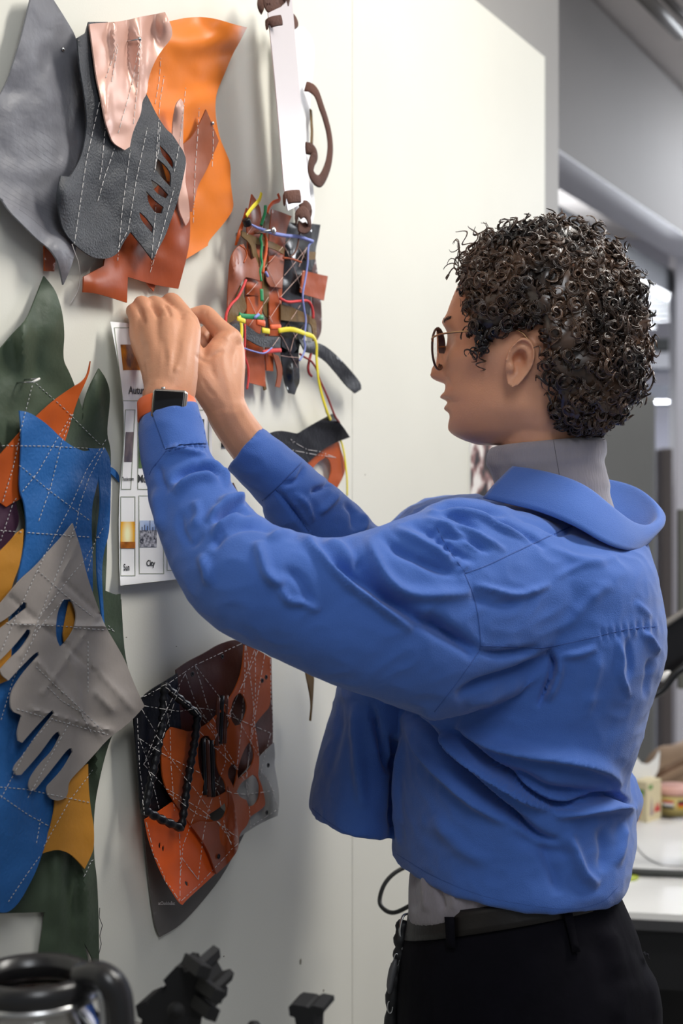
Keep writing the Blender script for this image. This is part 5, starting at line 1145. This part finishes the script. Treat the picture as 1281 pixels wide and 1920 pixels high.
# small puckers along the cuff seams and the yoke
def pucker(path, amp, freq, wdt):
    xs = [p[0] for p in path]; ys = [p[1] for p in path]
    bb = (px > min(xs)-30) & (px < max(xs)+30) & (py > min(ys)-30) & (py < max(ys)+30)
    ix = np.nonzero(bb)[0]; d, t, s_ = seg_field(px[ix], py[ix], path)
    disp[ix] += amp*.001*np.sin(t*freq)*np.exp(-(d/wdt)**2)*facing[ix]
pucker(f4([(370, 1035), (480, 1010), (630, 1005)]), 1.3, 50, 10)
pucker(f2([(850, 990), (1000, 960), (1190, 940)]), 1.4, 60, 12)
pucker(f2([(20, 440), (100, 560), (200, 670)]), 1.6, 36, 12)
co2 = co + nrm*disp[:, None]
me.vertices.foreach_set('co', co2.ravel()); me.update()
shirt = link('shirt', me, M_shirt, man)
bvs = bvh_of([shirt])
M_seam = mat('seam_blue', srgb(48, 80, 148), .7, .3, 900)
def seam(path, r=.0011, name='seam', m=None, lift=-.0004, par=None, dash=0):
    mb = MB(); stitches(mb, bvs, path, r, dash, 0, lift, 5)
    if mb.v: mb.build(name, m or M_seam, par or shirt)
def cr(p): return [tuple(q) for q in cat([tuple(map(float, a)) for a in p], 6)]
seam(cr(f4([(372, 1035), (420, 1020), (520, 1003), (625, 1002)])))
seam(cr(f4([(270, 1180), (290, 1140), (330, 1090), (372, 1035)])))
seam(cr(f1([(222, 470), (300, 400), (360, 340), (425, 275)])))
seam(cr(f1([(300, 402), (380, 500), (460, 605)])))
seam(cr(f2([(190, 680), (300, 640), (450, 570), (600, 500), (745, 435)])))
seam(cr(f2([(190, 680), (230, 780), (258, 900), (268, 1040), (240, 1100), (140, 1240), (40, 1370)])))
seam(cr(f2([(268, 1042), (400, 1045), (560, 1052), (700, 1030), (850, 995), (1000, 960), (1190, 940)])))
seam(cr(f2([(50, 450), (110, 560), (190, 670)])), .0009)
seam(cr(f3([(340, 752), (480, 835), (640, 900), (800, 935), (960, 950), (1070, 925), (1130, 870)])), .0008)
seam(cr(f3([(42, 590), (110, 645), (190, 690), (250, 692)])), .0008)
# hems: a turned edge
# cuff placket lighter overlap of the near cuff
patch_on(bvs, 'cuff_overlap', f4([(295, 800), (300, 780), (420, 753), (520, 760), (572, 788), (600, 860), (628, 985), (540, 985), (440, 1000), (375, 1022), (340, 920)]), M_shirt, shirt, .0014, 4, .0006)
# cuff button
bt = drape(bvs, 454, 912, .0008)
if bt:
    nq = Vector((-.35, -.9, .1)).to_track_quat('Z', 'Y').to_matrix()
    MB().lathe(bt, [(0, 0), (.0048, 0), (.0052, .0008), (.0048, .0018), (.0036, .0012), (0, .0012)], 20, nq).build('button', mat('button_pearl', srgb(206, 204, 204), .25), shirt, 'white button')
# collar: a band rising to a fold, its leaf falling outward
fold = [(962, 878, 1.600), (1000, 884, 1.585), (1040, 893, 1.570), (1080, 907, 1.556), (1110, 924, 1.552), (1140, 948, 1.555), (1165, 968, 1.565), (1190, 984, 1.585), (1215, 988, 1.615), (1236, 972, 1.66), (1228, 946, 1.70), (1200, 922, 1.74), (1165, 908, 1.77), (1120, 900, 1.78), (1060, 893, 1.775), (1005, 888, 1.76), (968, 886, 1.74)]
leaf = [(906, 934, 1.575), (950, 944, 1.552), (1000, 956, 1.535), (1045, 972, 1.518), (1085, 990, 1.510), (1125, 1013, 1.510), (1155, 1026, 1.520), (1185, 1032, 1.545), (1208, 1026, 1.590), (1240, 985, 1.67), (1238, 960, 1.73), (1210, 940, 1.78), (1170, 930, 1.81), (1120, 925, 1.82), (1055, 925, 1.82), (985, 930, 1.81), (925, 935, 1.80)]
inner = [(945, 935, 1.620), (995, 950, 1.605), (1035, 965, 1.595), (1072, 985, 1.588), (1100, 1005, 1.588), (1122, 1025, 1.592), (1142, 1045, 1.600), (1160, 1055, 1.612), (1172, 1050, 1.635), (1178, 1040, 1.66), (1172, 1020, 1.68), (1155, 1005, 1.70), (1130, 995, 1.71), (1095, 985, 1.72), (1045, 975, 1.72), (1000, 965, 1.71), (955, 950, 1.69)]
A_, B_, C2 = (cat(x, 5) for x in (fold, leaf, inner)); V = []; Fc = []; rows = 22
for i in range(len(A_)):
    f_, l_, n_ = (P(*x[i]) for x in (A_, B_, C2))
    out = (l_-n_); out.z = 0
    out = out.normalized() if out.length > 1e-4 else Vector((0, -1, 0))
    cs = [l_, l_*.6+f_*.4+out*.006, l_*.2+f_*.8+out*.006, f_+out*.002+Vector((0, 0, .0015)), f_-out*.003, f_*.8+n_*.2-out*.002, f_*.4+n_*.6-out*.002, n_]
    q = cat([tuple(c) for c in cs], 3)
    for c in q: V.append(Vector(c) + out*.0015*noise.noise(Vector(c)*25))
nr = len(q)
for i in range(len(A_)-1):
    for k in range(nr-1): Fc.append((i*nr+k, i*nr+k+1, (i+1)*nr+k+1, (i+1)*nr+k))
col_ = obj('collar', V, Fc, M_shirt, man); md = col_.modifiers.new('s', 'SOLIDIFY'); md.thickness = .0018; md.offset = 0
# ---------------------------------------------------------------- grey turtleneck
M_knit = mat('knit_grey', srgb(136, 130, 136), .9, .5, 260, sheen=.4, spec=.15, stretch=(1, 1, .25))
tmb = MB()
V, Fc = loft([(922, 838, 1134, 820, 1.652, .060), (914, 848, 1138, 826, 1.652, .0640), (912, 862, 1138, 840, 1.652, .0655), (918, 880, 1133, 862, 1.652, .065), (924, 898, 1133, 880, 1.652, .066), (928, 915, 1140, 905, 1.652, .067), (926, 935, 1144, 925, 1.655, .070), (915, 990, 1160, 975, 1.66, .08)], 48, 5); tmb.add(V, Fc)
V, Fc = loft([(930, 965, 1150, 985, 1.66, .06), (870, 1040, 1180, 1070, 1.66, .11), (830, 1150, 1190, 1200, 1.66, .13), (825, 1350, 1140, 1350, 1.67, .125), (815, 1500, 1090, 1500, 1.675, .115), (780, 1590, 1110, 1570, 1.668, .125), (768, 1640, 1118, 1610, 1.655, .138), (766, 1700, 1120, 1660, 1.65, .145), (768, 1735, 1130, 1700, 1.65, .145)], 48, 5, rz=.85); tmb.add(V, Fc)
me = voxel('turtleneck', tmb.v, tmb.f, .0032, 5, .5)
nv2 = len(me.vertices); c3_ = np.empty(nv2*3); me.vertices.foreach_get('co', c3_); c3_ = c3_.reshape(-1, 3); n3 = vnormals(me); qx, qy = project(c3_)
d3 = np.zeros(nv2)
for path, amp, wdt in [([(915, 872), (980, 868), (1060, 862), (1137, 850)], 1.5, 9), ([(1120, 870), (1135, 885), (1142, 910)], 2.5, 10), ([(820, 1610), (822, 1660), (830, 1700)], -5, 6), ([(798, 1610), (796, 1660), (800, 1700)], 3, 6), ([(845, 1625), (850, 1665), (852, 1700)], 3, 6), ([(780, 1600), (776, 1700)], -2, 6), ([(900, 1660), (880, 1680), (870, 1705)], -2, 6), ([(930, 1670), (920, 1705)], 2, 6), ([(930, 850), (960, 880), (1000, 905)], -1.2, 10)]:
    d, t, s_ = seg_field(qx, qy, path); d3 += amp*.001*np.exp(-(d/wdt)**2)
d3 *= (c3_[:, 1] < 1.66)
c3_ = c3_ + n3*d3[:, None]; me.vertices.foreach_set('co', c3_.ravel()); me.update()
tn = link('turtleneck', me, M_knit, man)
bvt = bvh_of([tn]); mbx = MB(); stitches(mbx, bvt, cr([(1036, 812), (1042, 850), (1048, 885), (1052, 910)]), .0008, 0, 0, -.0003, 4); mbx.build('neck_seam', mat('knit_seam', srgb(84, 80, 84), .9), tn)

# ---------------------------------------------------------------- trousers, belt
M_trs = mat('trouser_navy', srgb(12, 11, 18), .85, .5, 40, var=.2, var_scale=20, spec=.12)
trb = MB()
V, Fc = loft([(770, 1725, 1150, 1650, 1.65, .150, .02), (760, 1760, 1168, 1690, 1.65, .158, .02), (750, 1820, 1196, 1760, 1.65, .168, .02), (746, 1880, 1228, 1850, 1.65, .174, .02), (745, 1960, 1240, 1930, 1.65, .18, .02), (748, 2060, 1236, 2040, 1.65, .18, .02), (760, 2140, 1220, 2140, 1.65, .17, .02)], 48, 5, rz=.8); trb.add(V, Fc)
for s_, Yc_ in ((1, 1.56), (-1, 1.76)):
    cx0 = .215 if s_ > 0 else .26
    limb(trb, [(cx0, (Yc_+1.65)/2, .80), (cx0-.005, Yc_+.02, .65), (cx0-.01, Yc_, .46), (cx0+.01, Yc_, .28), (cx0+.015, Yc_, .10)], [.125, .115, .09, .082, .078], 22)
me = voxel('trousers', trb.v, trb.f, .0045, 6, .5)
nv3 = len(me.vertices); c4_ = np.empty(nv3*3); me.vertices.foreach_get('co', c4_); c4_ = c4_.reshape(-1, 3); n4 = vnormals(me); qx, qy = project(c4_)
d4 = np.zeros(nv3)
for path, amp, wdt in [(f3([(1080, 1000), (1120, 1100), (1130, 1200)]), 7, 16), (f3([(1040, 1040), (1080, 1140), (1090, 1280)]), -6, 16), (f3([(1180, 1060), (1220, 1140), (1240, 1240)]), -5, 10), (f3([(1230, 1150), (1250, 1250), (1262, 1356)]), 6, 10), (f3([(950, 1000), (970, 1060), (1000, 1110)]), -3, 12), (f3([(1190, 1200), (1150, 1260), (1120, 1356)]), 5, 16)]:
    d, t, s2 = seg_field(qx, qy, path); d4 += .6*amp*.001*np.exp(-(d/wdt)**2)*np.clip(np.minimum(t, 1-t)*4, 0, 1)
d4 = d4*(n4[:, 1] < .1) + np.array([noise.noise((x*9, y*9, z*6)) for x, y, z in c4_])*.003
c4_ = c4_ + n4*d4[:, None]; me.vertices.foreach_set('co', c4_.ravel()); me.update()
trs = link('trousers', me, M_trs, man)
bvp = bvh_of([trs, tn])
def ringloft(name, st0, st1, th, m, par, lab=None):
    V, Fc = loft([st0, st1], 64, 4, cap=False, rz=.8); n = len(V); o = obj(name, V, Fc, m, par, lab)
    md = o.modifiers.new('s', 'SOLIDIFY'); md.thickness = th; md.offset = 1; return o
belt = ringloft('belt', (766, 1708, 1140, 1652, 1.65, .156, .02), (758, 1760, 1162, 1690, 1.65, .162, .02), .004, mat('belt_leather', srgb(22, 18, 17), .45, .2, 150), man, 'black leather belt')
def bloop(px0, py0, px1, py1, wdt):
    bvq = bvh_of([belt, trs]); V = []
    n = 6
    for i in range(n):
        y = py0+(py1-py0)*i/(n-1); x = px0+(px1-px0)*i/(n-1)
        for k in (-1, 1):
            h = drape(bvq, x+k*wdt/2, y, .0035)
            if h is None: return
            V.append(h)
    V += [v+Vector((0, .0025, 0)) for v in V]; m_ = 2*n; Fc = []
    for i in range(n-1):
        a = 2*i; Fc += [(a, a+1, a+3, a+2), (m_+a, m_+a+2, m_+a+3, m_+a+1), (a, a+2, m_+a+2, m_+a), (a+1, m_+a+1, m_+a+3, a+3)]
    Fc += [(0, m_, m_+1, 1), (m_-2, m_-1, 2*m_-1, 2*m_-2)]
    obj('belt_loop', V, Fc, M_trs, trs)
bloop(846, 1706, 850, 1778, 17); bloop(1060, 1702, 1078, 1786, 16)
patch_on(bvp, 'pocket_flap', f3([(1200, 1110), (1250, 1085), (1270, 1120), (1279, 1140), (1256, 1156), (1225, 1135)]), M_trs, trs, .006, 5, .001)
# shoes
for s_, Yc_ in ((1, 1.56), (-1, 1.76)):
    cx0 = .215 if s_ > 0 else .26
    m_ = MB(); m_.box((cx0-.05, Yc_+.02, .012), (.28, .10, .024), Matrix.Rotation(R(-28), 3, 'Z'), .01)
    limb(m_, [(cx0+.03, Yc_, .055), (cx0-.06, Yc_+.03, .052), (cx0-.14, Yc_+.07, .040)], [.045, .045, .036], 16)
    me = voxel('shoe', m_.v, m_.f, .006, 3); link('shoe', me, M_black, man)
# carabiner keys at the front of the belt
ky = MB(); M_kb = mat('black_nylon', srgb(26, 26, 28), .5)
kt = thing('key_strap', 'black key strap with metal clips hanging from the front of his belt', 'key strap', P(745, 1800, 1.66))
MB().tube(cat([P(770, 1712, 1.66), P(756, 1718, 1.655), P(750, 1745, 1.65), P(754, 1780, 1.65), P(750, 1800, 1.65)], 5), .0022, 8, flat=.6).build('clip_wire', M_steel, kt)
MB().tube(cat([P(758, 1725, 1.66), P(752, 1760, 1.655), P(750, 1800, 1.655), P(742, 1830, 1.655), P(736, 1880, 1.655), P(734, 1960, 1.66), P(738, 2050, 1.66)], 5), [.006+.0035*abs(math.sin(i*.9)) for i in range(31)], 10).build('strap', M_kb, kt)
V, Fc = loft([(739, 1798, 745, 1800, 1.645, .004), (730, 1815, 745, 1818, 1.645, .008), (725, 1845, 738, 1850, 1.645, .009), (727, 1860, 735, 1862, 1.645, .006)], 16, 4); obj('fob', V, Fc, mat('fob_grey', srgb(84, 84, 86), .45), kt)
for (cx1, cy1) in [(744, 1800), (732, 1888)]:
    MB().tube([P(cx1+6*math.cos(a_)*(.8), cy1+12*math.sin(a_), 1.648) for a_ in np.linspace(0, 2*math.pi, 14)[:-1]], .0011, 8, closed=True).build('metal_ring', M_steel, kt)

# ---------------------------------------------------------------- wristwatch
wt = MB()
wc = P(317, 768, 1.467)
wat = MB(); Rw = Matrix.Rotation(R(-8), 3, 'X') @ Matrix.Rotation(R(4), 3, 'Y') @ Matrix.Rotation(R(-3), 3, 'Z')
wat.box(wc, (.0365, .0105, .0420), Rw, .0042); case = wat.build('watch_case', mat('case_steel', srgb(196, 190, 184), .2, metal=.9), None)
watch = thing('wristwatch', 'wristwatch', 'watch'); bpy.data.objects.remove(watch)
wroot = case; case.name = 'wristwatch'; case.parent = man; case.matrix_parent_inverse = Matrix.Translation(-man.location)
MB().box(wc + Rw @ Vector((0, -.0052, 0)), (.0315, .0022, .0365), Rw, .001).build('watch_glass', mat('glass_black', srgb(8, 8, 10), .08, spec=.8), wroot)
MB().lathe(wc + Rw @ Vector((-.008, .001, .0215)), [(0, 0), (.0022, 0), (.0022, .002), (0, .002)], 14).build('crown', M_steel, wroot)
axis = (P(318, 740, 1.50)-P(320, 790, 1.49)).normalized(); u_ = axis.cross(Vector((0, -1, 0))).normalized(); w_ = axis.cross(u_).normalized()
cen = P(313, 771, 1.497); V = []; Fc = []
n = 48
for k in range(n):
    a_ = 2*math.pi*k/n
    for (dr, dz) in ((0, -.011), (.0022, -.010), (.0022, .010), (0, .011)):
        V.append(cen + u_*(math.cos(a_)*(.0288+dr)) + w_*(math.sin(a_)*(.0268+dr)) + axis*dz)
for k in range(n):
    for j in range(4): Fc.append((k*4+j, ((k+1) % n)*4+j, ((k+1) % n)*4+(j+1) % 4, k*4+(j+1) % 4))
obj('watch_band', V, Fc, mat('band_orange', srgb(232, 108, 60), .5), wroot, 'orange band')

# ---------------------------------------------------------------- glasses
M_gold = mat('frame_gold', srgb(168, 128, 92), .25, metal=.9); M_tort = mat('frame_dark', srgb(70, 40, 28), .3)
gl_root = None
def lens_pts(bc, n=40, rx=.0235, rz=.0232, off=0):
    out = []
    for k in range(n):
        a_ = 2*math.pi*k/n; b = bc + rx*math.cos(a_); z = rz*math.sin(a_)
        out.append(H(.1115 - abs(b)*.02 + off, b, .0045 + z + (.0015 if z > 0 else 0)))
    return out
rim = MB().tube(lens_pts(.0315), .0014, 8, closed=True).build('glasses', M_tort, man)
MB().tube(lens_pts(-.0315), .0014, 8, closed=True).build('rim', M_tort, rim)
M_lens = mat('lens_glass', (1, 1, 1), .02, trans=1, ior=1.08, spec=.5)
for s_ in (1, -1):
    lp = lens_pts(.0315*s_, rx=.0228, rz=.0225); cL = sum(lp, Vector())/len(lp); V = lp+[p+hf*.0008 for p in lp]+[cL+hf*.0012, cL+hf*.002]; n = len(lp)
    Fc = [(k, (k+1) % n, 2*n) for k in range(n)]+[(n+(k+1) % n, n+k, 2*n+1) for k in range(n)]+[(k, n+k, n+(k+1) % n, (k+1) % n) for k in range(n)]
    obj('lens', V, Fc, M_lens, rim)
MB().tube(cat([H(.1113, .010, .010), H(.116, 0, .012), H(.1113, -.010, .010)], 6), .0011, 8).build('bridge', M_gold, rim)
for s_ in (1, -1):
    MB().tube(cat([H(.110, .0550*s_, .011), H(.107, .062*s_, .015), H(.088, .0725*s_, .0175), H(.05, .0775*s_, .0180), H(.005, .0790*s_, .0165), H(-.012, .079*s_, .003)], 6), .0011, 8).build('temple', M_gold, rim)

# ---------------------------------------------------------------- curly hair
hr = MB()
def zmin(a):                                    # lower edge of the hair along the side of the head
    xs = [-.14, -.095, -.06, -.040, -.032, -.027, -.022, .0, .014, .026, .044, .054, .062, .072, .084, .13]
    ys = [-.084, -.089, -.092, -.088, -.072, -.02, .022, .024, .020, .008, .000, .020, .060, .090, .112, .13]
    return float(np.interp(a, xs, ys))
def scalp(th, ph, grow=0.0):
    """point on the head ellipsoid, th round from the face, ph up"""
    c = math.cos(ph)
    a = (.092 if math.cos(th) > 0 else .097)*math.cos(th)*c + .0; b = .074*math.sin(th)*c; z = .103*math.sin(ph) + .018
    if ph < 0: z = .018 + .13*math.sin(ph)
    n_ = Vector((a/.0095, b/.0062, (z-.018)/.0105)).normalized()
    return Vector((a, b, z)) , n_
roots = []
tries = 0
while len(roots) < 1900 and tries < 60000:
    tries += 1
    th = rng.uniform(-math.pi, math.pi); ph = math.asin(rng.uniform(-.78, 1))
    p, n_ = scalp(th, ph)
    if p.z < zmin(p.x) + (0 if abs(p.y) > .03 else (.012 if p.x > 0 else 0)): continue
    roots.append((p, n_))
# dark undergrowth close to the scalp
nn_a, nn_b = 72, 40; V = []; Fc = []; ok = {}
for i in range(nn_b+1):
    ph = -.75*math.pi/2*.85 + (math.pi/2+.75*math.pi/2*.85)*i/nn_b
    for k in range(nn_a):
        th = 2*math.pi*k/nn_a; p, n_ = scalp(th, ph)
        hgt = p.z - zmin(p.x); g_r = .003 + .018*max(0, min(1, hgt/.03))
        ok[(i, k)] = hgt > -.004
        q = p + n_*g_r*(1 + .9*noise.noise(p*150)); V.append(H(q.x, q.y, q.z))
for i in range(nn_b):
    for k in range(nn_a):
        k2 = (k+1) % nn_a
        if ok[(i, k)] and ok[(i+1, k)] and ok[(i, k2)] and ok[(i+1, k2)]: Fc.append((i*nn_a+k, i*nn_a+k2, (i+1)*nn_a+k2, (i+1)*nn_a+k))
hr.add(V, Fc)
def curl(p, n_, length, rad, turns, thick, npt=20, droop=.3, nst=1):
    strands = [[] for _ in range(nst)]
    jit = Vector(rng.normal(size=3))*.55
    d0 = (n_*.6 + jit + Vector((0, 0, -.2))).normalized(); side = n_.cross(Vector((0, 0, 1)))
    if side.length < .1: side = Vector((0, 1, 0))
    side = (side.normalized() + Vector(rng.normal(size=3))*.5).normalized()
    pts = []; rr = []; ph0 = rng.uniform(0, 6.28); cur = p.copy(); u = d0.cross(side).normalized(); v_ = d0.cross(u).normalized()
    bend = (Vector(rng.normal(size=3))*.6 + Vector((0, 0, -1))*droop)
    for i in range(npt):
        t = i/(npt-1); dirn = (d0 + bend*t*t*1.1).normalized(); cur = cur + dirn*(length/npt)
        a_ = ph0 + turns*2*math.pi*t; r_ = rad*min(1, t*4)
        for k_ in range(nst):
            q = cur + u*(math.cos(a_+k_*.42)*r_*(1-.12*k_)) + v_*(math.sin(a_+k_*.42)*r_*(1-.12*k_)) + d0*(k_*.0012)
            strands[k_].append(H(q.x, q.y, q.z))
        rr.append(thick*(1-.55*t**4))
    for s_ in strands: hr.tube(s_, rr, 4, cap=False)
for (p, n_) in roots:
    hgt = p.z - zmin(p.x); top = max(0, min(1, (p.z-.01)/.08)); backn = max(0, min(1, (-p.x-.02)/.07))
    L_ = .012 + .023*max(0, min(1, hgt/.05))*(.5+.5*max(top, backn)) + .004*top - .010*top*max(0, 1-backn) - .008*backn - .004*max(0, min(1, (p.x-.03)/.05))
    L_ *= rng.uniform(.75, 1.15)
    curl(p + n_*(.006 + L_*rng.uniform(.05, .55)), n_, L_*.85, rng.uniform(.0045, .0085), rng.uniform(1.4, 2.6), rng.uniform(.0007, .0012), 18, .35, 3)
    if rng.random() < .35: curl(p + n_*.010, n_, L_*1.0, rng.uniform(.005, .0085), rng.uniform(.8, 1.6), rng.uniform(.00025, .0005), 18, .2)
# loose ringlets at the forehead and sideburn
for (a_, b_, z_, L_, r_) in [(.070, .03, .112, .045, .009), (.072, .02, .117, .040, .008), (.070, .045, .105, .034, .008), (.074, .05, .09, .035, .007), (.055, .072, .02, .028, .006), (.052, .074, .0, .024, .006), (.047, .075, -.008, .022, .006), (.062, .068, .05, .026, .006), (.066, .064, .07, .026, .006), (.04, .076, .002, .02, .006)]*3:
    n_ = Vector((a_*.8, b_*.6, max(z_, 0)*.5)).normalized()
    curl(Vector((a_, b_, z_))*.97, n_, L_*rng.uniform(.6, .9), r_*rng.uniform(.7, 1), rng.uniform(1.2, 2), rng.uniform(.0005, .0008), 22, .2, 2)
hair = hr.build('hair', M_hair, man)

# ================================================================== things in front, bottom edge
# black cable loop by the waist
q = MB().tube(cat([P(800, 1612, 1.96), P(770, 1622, 1.95), P(740, 1637, 1.94), P(720, 1660, 1.93), P(712, 1690, 1.92), P(722, 1706, 1.91), P(740, 1711, 1.90), P(765, 1700, 1.89), P(790, 1684, 1.88)], 8), .0030, 10).build('cable_loop', mat('cable_dark', srgb(54, 54, 52), .45)); tag(q, 'dark cable looping out in front of the man at waist height', 'cable')
# glass coffee jug on a counter
CY = 1.02
cj = thing('coffee_jug', 'glass coffee jug with black handle and rim, blurred at the bottom left corner', 'coffee jug', P(70, 2200, CY))
cc = P(62, 1832, CY); c0 = Vector((cc.x, CY, 0)); k = CY/F
zt = cc.z; R0 = 118*k
M_glass = mat('jug_glass', (.95, .95, .95), .04, trans=1, ior=1.45); M_bl = mat('jug_black', srgb(30, 29, 30), .28, spec=.6)
def ringz(px_r, py): return (px_r*k, CAMZ+(960-py)*k)
MB().lathe(c0, [ringz(96, 1862), ringz(110, 1880), ringz(124, 1905), ringz(136, 1950), ringz(150, 2020), ringz(160, 2100), ringz(150, 2190), ringz(120, 2230), (0, ringz(0, 2232)[1]), (0, ringz(0, 2224)[1]), ringz(116, 2222), ringz(145, 2185), ringz(155, 2100), ringz(145, 2020), ringz(131, 1950), ringz(119, 1905), ringz(105, 1882), ringz(92, 1864)], 56).build('glass_bowl', M_glass, cj)
MB().lathe(c0, [ringz(84, 1838), ringz(92, 1822), ringz(104, 1818), ringz(116, 1826), ringz(120, 1842), ringz(114, 1862), ringz(108, 1874), ringz(98, 1876), ringz(92, 1862), ringz(84, 1850), ringz(84, 1838)], 56).build('rim_collar', M_bl, cj)
MB().lathe(c0, [ringz(110, 1858), ringz(121, 1858), ringz(122, 1868), ringz(112, 1872)], 56).build('metal_band', M_steel, cj)
MB().lathe(c0, [(0, ringz(0, 2100)[1]), ringz(152, 2100), ringz(148, 2184), ringz(116, 2218), (0, ringz(0, 2220)[1])], 48).build('coffee', mat('coffee', srgb(30, 16, 8), .1), cj)
hp = cat([P(150, 1832, CY-.01), P(178, 1826, CY-.015), P(205, 1838, CY-.02), P(222, 1866, CY-.02), P(228, 1920, CY-.02), P(230, 2000, CY-.02), P(222, 2080, CY-.015), P(205, 2110, CY-.01)], 6)
MB().tube(hp, .0115, 14, flat=.8).build('handle', M_bl, cj)
MB().tube(cat([P(168, 1842, CY-.005), P(186, 1856, CY-.012), P(196, 1900, CY-.012), P(198, 1980, CY-.012)], 5), .0035, 10).build('handle_trim', M_steel, cj)
ctp = CAMZ+(960-2232)*k
ctr = wbox('counter_top', -1.1, -.25, .004, .62, ctp-.04, ctp, mat('counter_grey', srgb(120, 118, 114), .4)); tag(ctr, 'grey counter top below the lower edge of the photo', 'counter')
# black toothed blocks: flat slabs with square teeth, fitted into one another
M_blk = mat('black_foam', srgb(11, 11, 13), .7, .1, 120)
def toothed(outline, Y, dep, holes=(), tilt=0.0):
    V = [P(x, y, Y+tilt*(x-outline[0][0])*.001) for x, y in outline]; n = len(V)
    dv = Vector((.35, .93, .1)).normalized()*dep; V += [v+dv for v in V]
    Fc = [tuple(reversed(range(n))), tuple(range(n, 2*n))]+[(i, (i+1) % n, (i+1) % n+n, i+n) for i in range(n)]
    return V, Fc
bt_ = thing('toothed_block_model', 'black construction of toothed blocks, blurred at the bottom beside the jug', 'block model', P(330, 2200, 1.16))
o1 = [(254, 1886), (272, 1878), (276, 1888), (284, 1870), (300, 1856), (304, 1862), (312, 1850), (306, 1838), (330, 1812), (342, 1814), (346, 1824), (356, 1820), (358, 1812), (370, 1798), (382, 1806), (384, 1822), (378, 1830), (388, 1848), (402, 1844), (410, 1852), (406, 1866), (390, 1872), (398, 1880), (396, 1896), (372, 1912), (352, 1906), (345, 1960), (330, 2000), (268, 2000), (262, 1930), (266, 1912), (258, 1906)]
obj('toothed_slab', *toothed(o1, 1.15, .030), M_blk, bt_, smooth=False)
for (x, y, w__, h__) in [(368, 1812, 13, 12), (394, 1856, 12, 12), (384, 1890, 12, 12)]:
    p_ = P(x, y, 1.135); MB().box(p_, (w__*2*1.15/F, .034, h__*2*1.15/F), Matrix.Rotation(R(28), 3, 'Z') @ Matrix.Rotation(R(25), 3, 'Y'), .001).build('tooth', M_blk, bt_, smooth=False)
a_ = P(330, 1895, 1.128); MB().lathe(a_, [(0, -.004), (.006, -.004), (.007, 0), (.006, .003), (0, .004)], 18, Vector((0, -1, .1)).to_track_quat('Z', 'Y').to_matrix()).build('hub', M_blk, bt_)
MB().box((P(300, 0, 1.17).x, 1.17, (ctp + P(0, 1980, 1.16).z)/2), (.05, .03, P(0, 1980, 1.16).z-ctp), None, .002).build('stand', M_blk, bt_, smooth=False)
bt2 = thing('toothed_block', 'small black T-shaped toothed block at the bottom edge right of the larger one', 'block', P(575, 2200, 1.16), 'small black blocks at the bottom edge')
o2 = [(541, 1888), (548, 1884), (572, 1887), (578, 1890), (586, 1886), (606, 1890), (607, 1899), (598, 1906), (590, 1902), (586, 1930), (584, 2000), (556, 2000), (556, 1930), (552, 1908), (543, 1905)]
obj('toothed_slab', *toothed(o2, 1.16, .025), M_blk, bt2, smooth=False)
MB().box((P(572, 0, 1.18).x, 1.18, (ctp + P(0, 1990, 1.16).z)/2), (.03, .02, P(0, 1990, 1.16).z-ctp), None, .002).build('stand', M_blk, bt2, smooth=False)
bt3 = thing('toothed_block', 'tiny tip of a black block just showing at the bottom edge', 'block', P(476, 2200, 1.16), 'small black blocks at the bottom edge')
MB().lathe(P(476, 1935, 1.16), [(0, -.12), (.006, -.12), (.007, .004), (.004, .008), (0, .009)], 14).build('knob_post', M_blk, bt3)
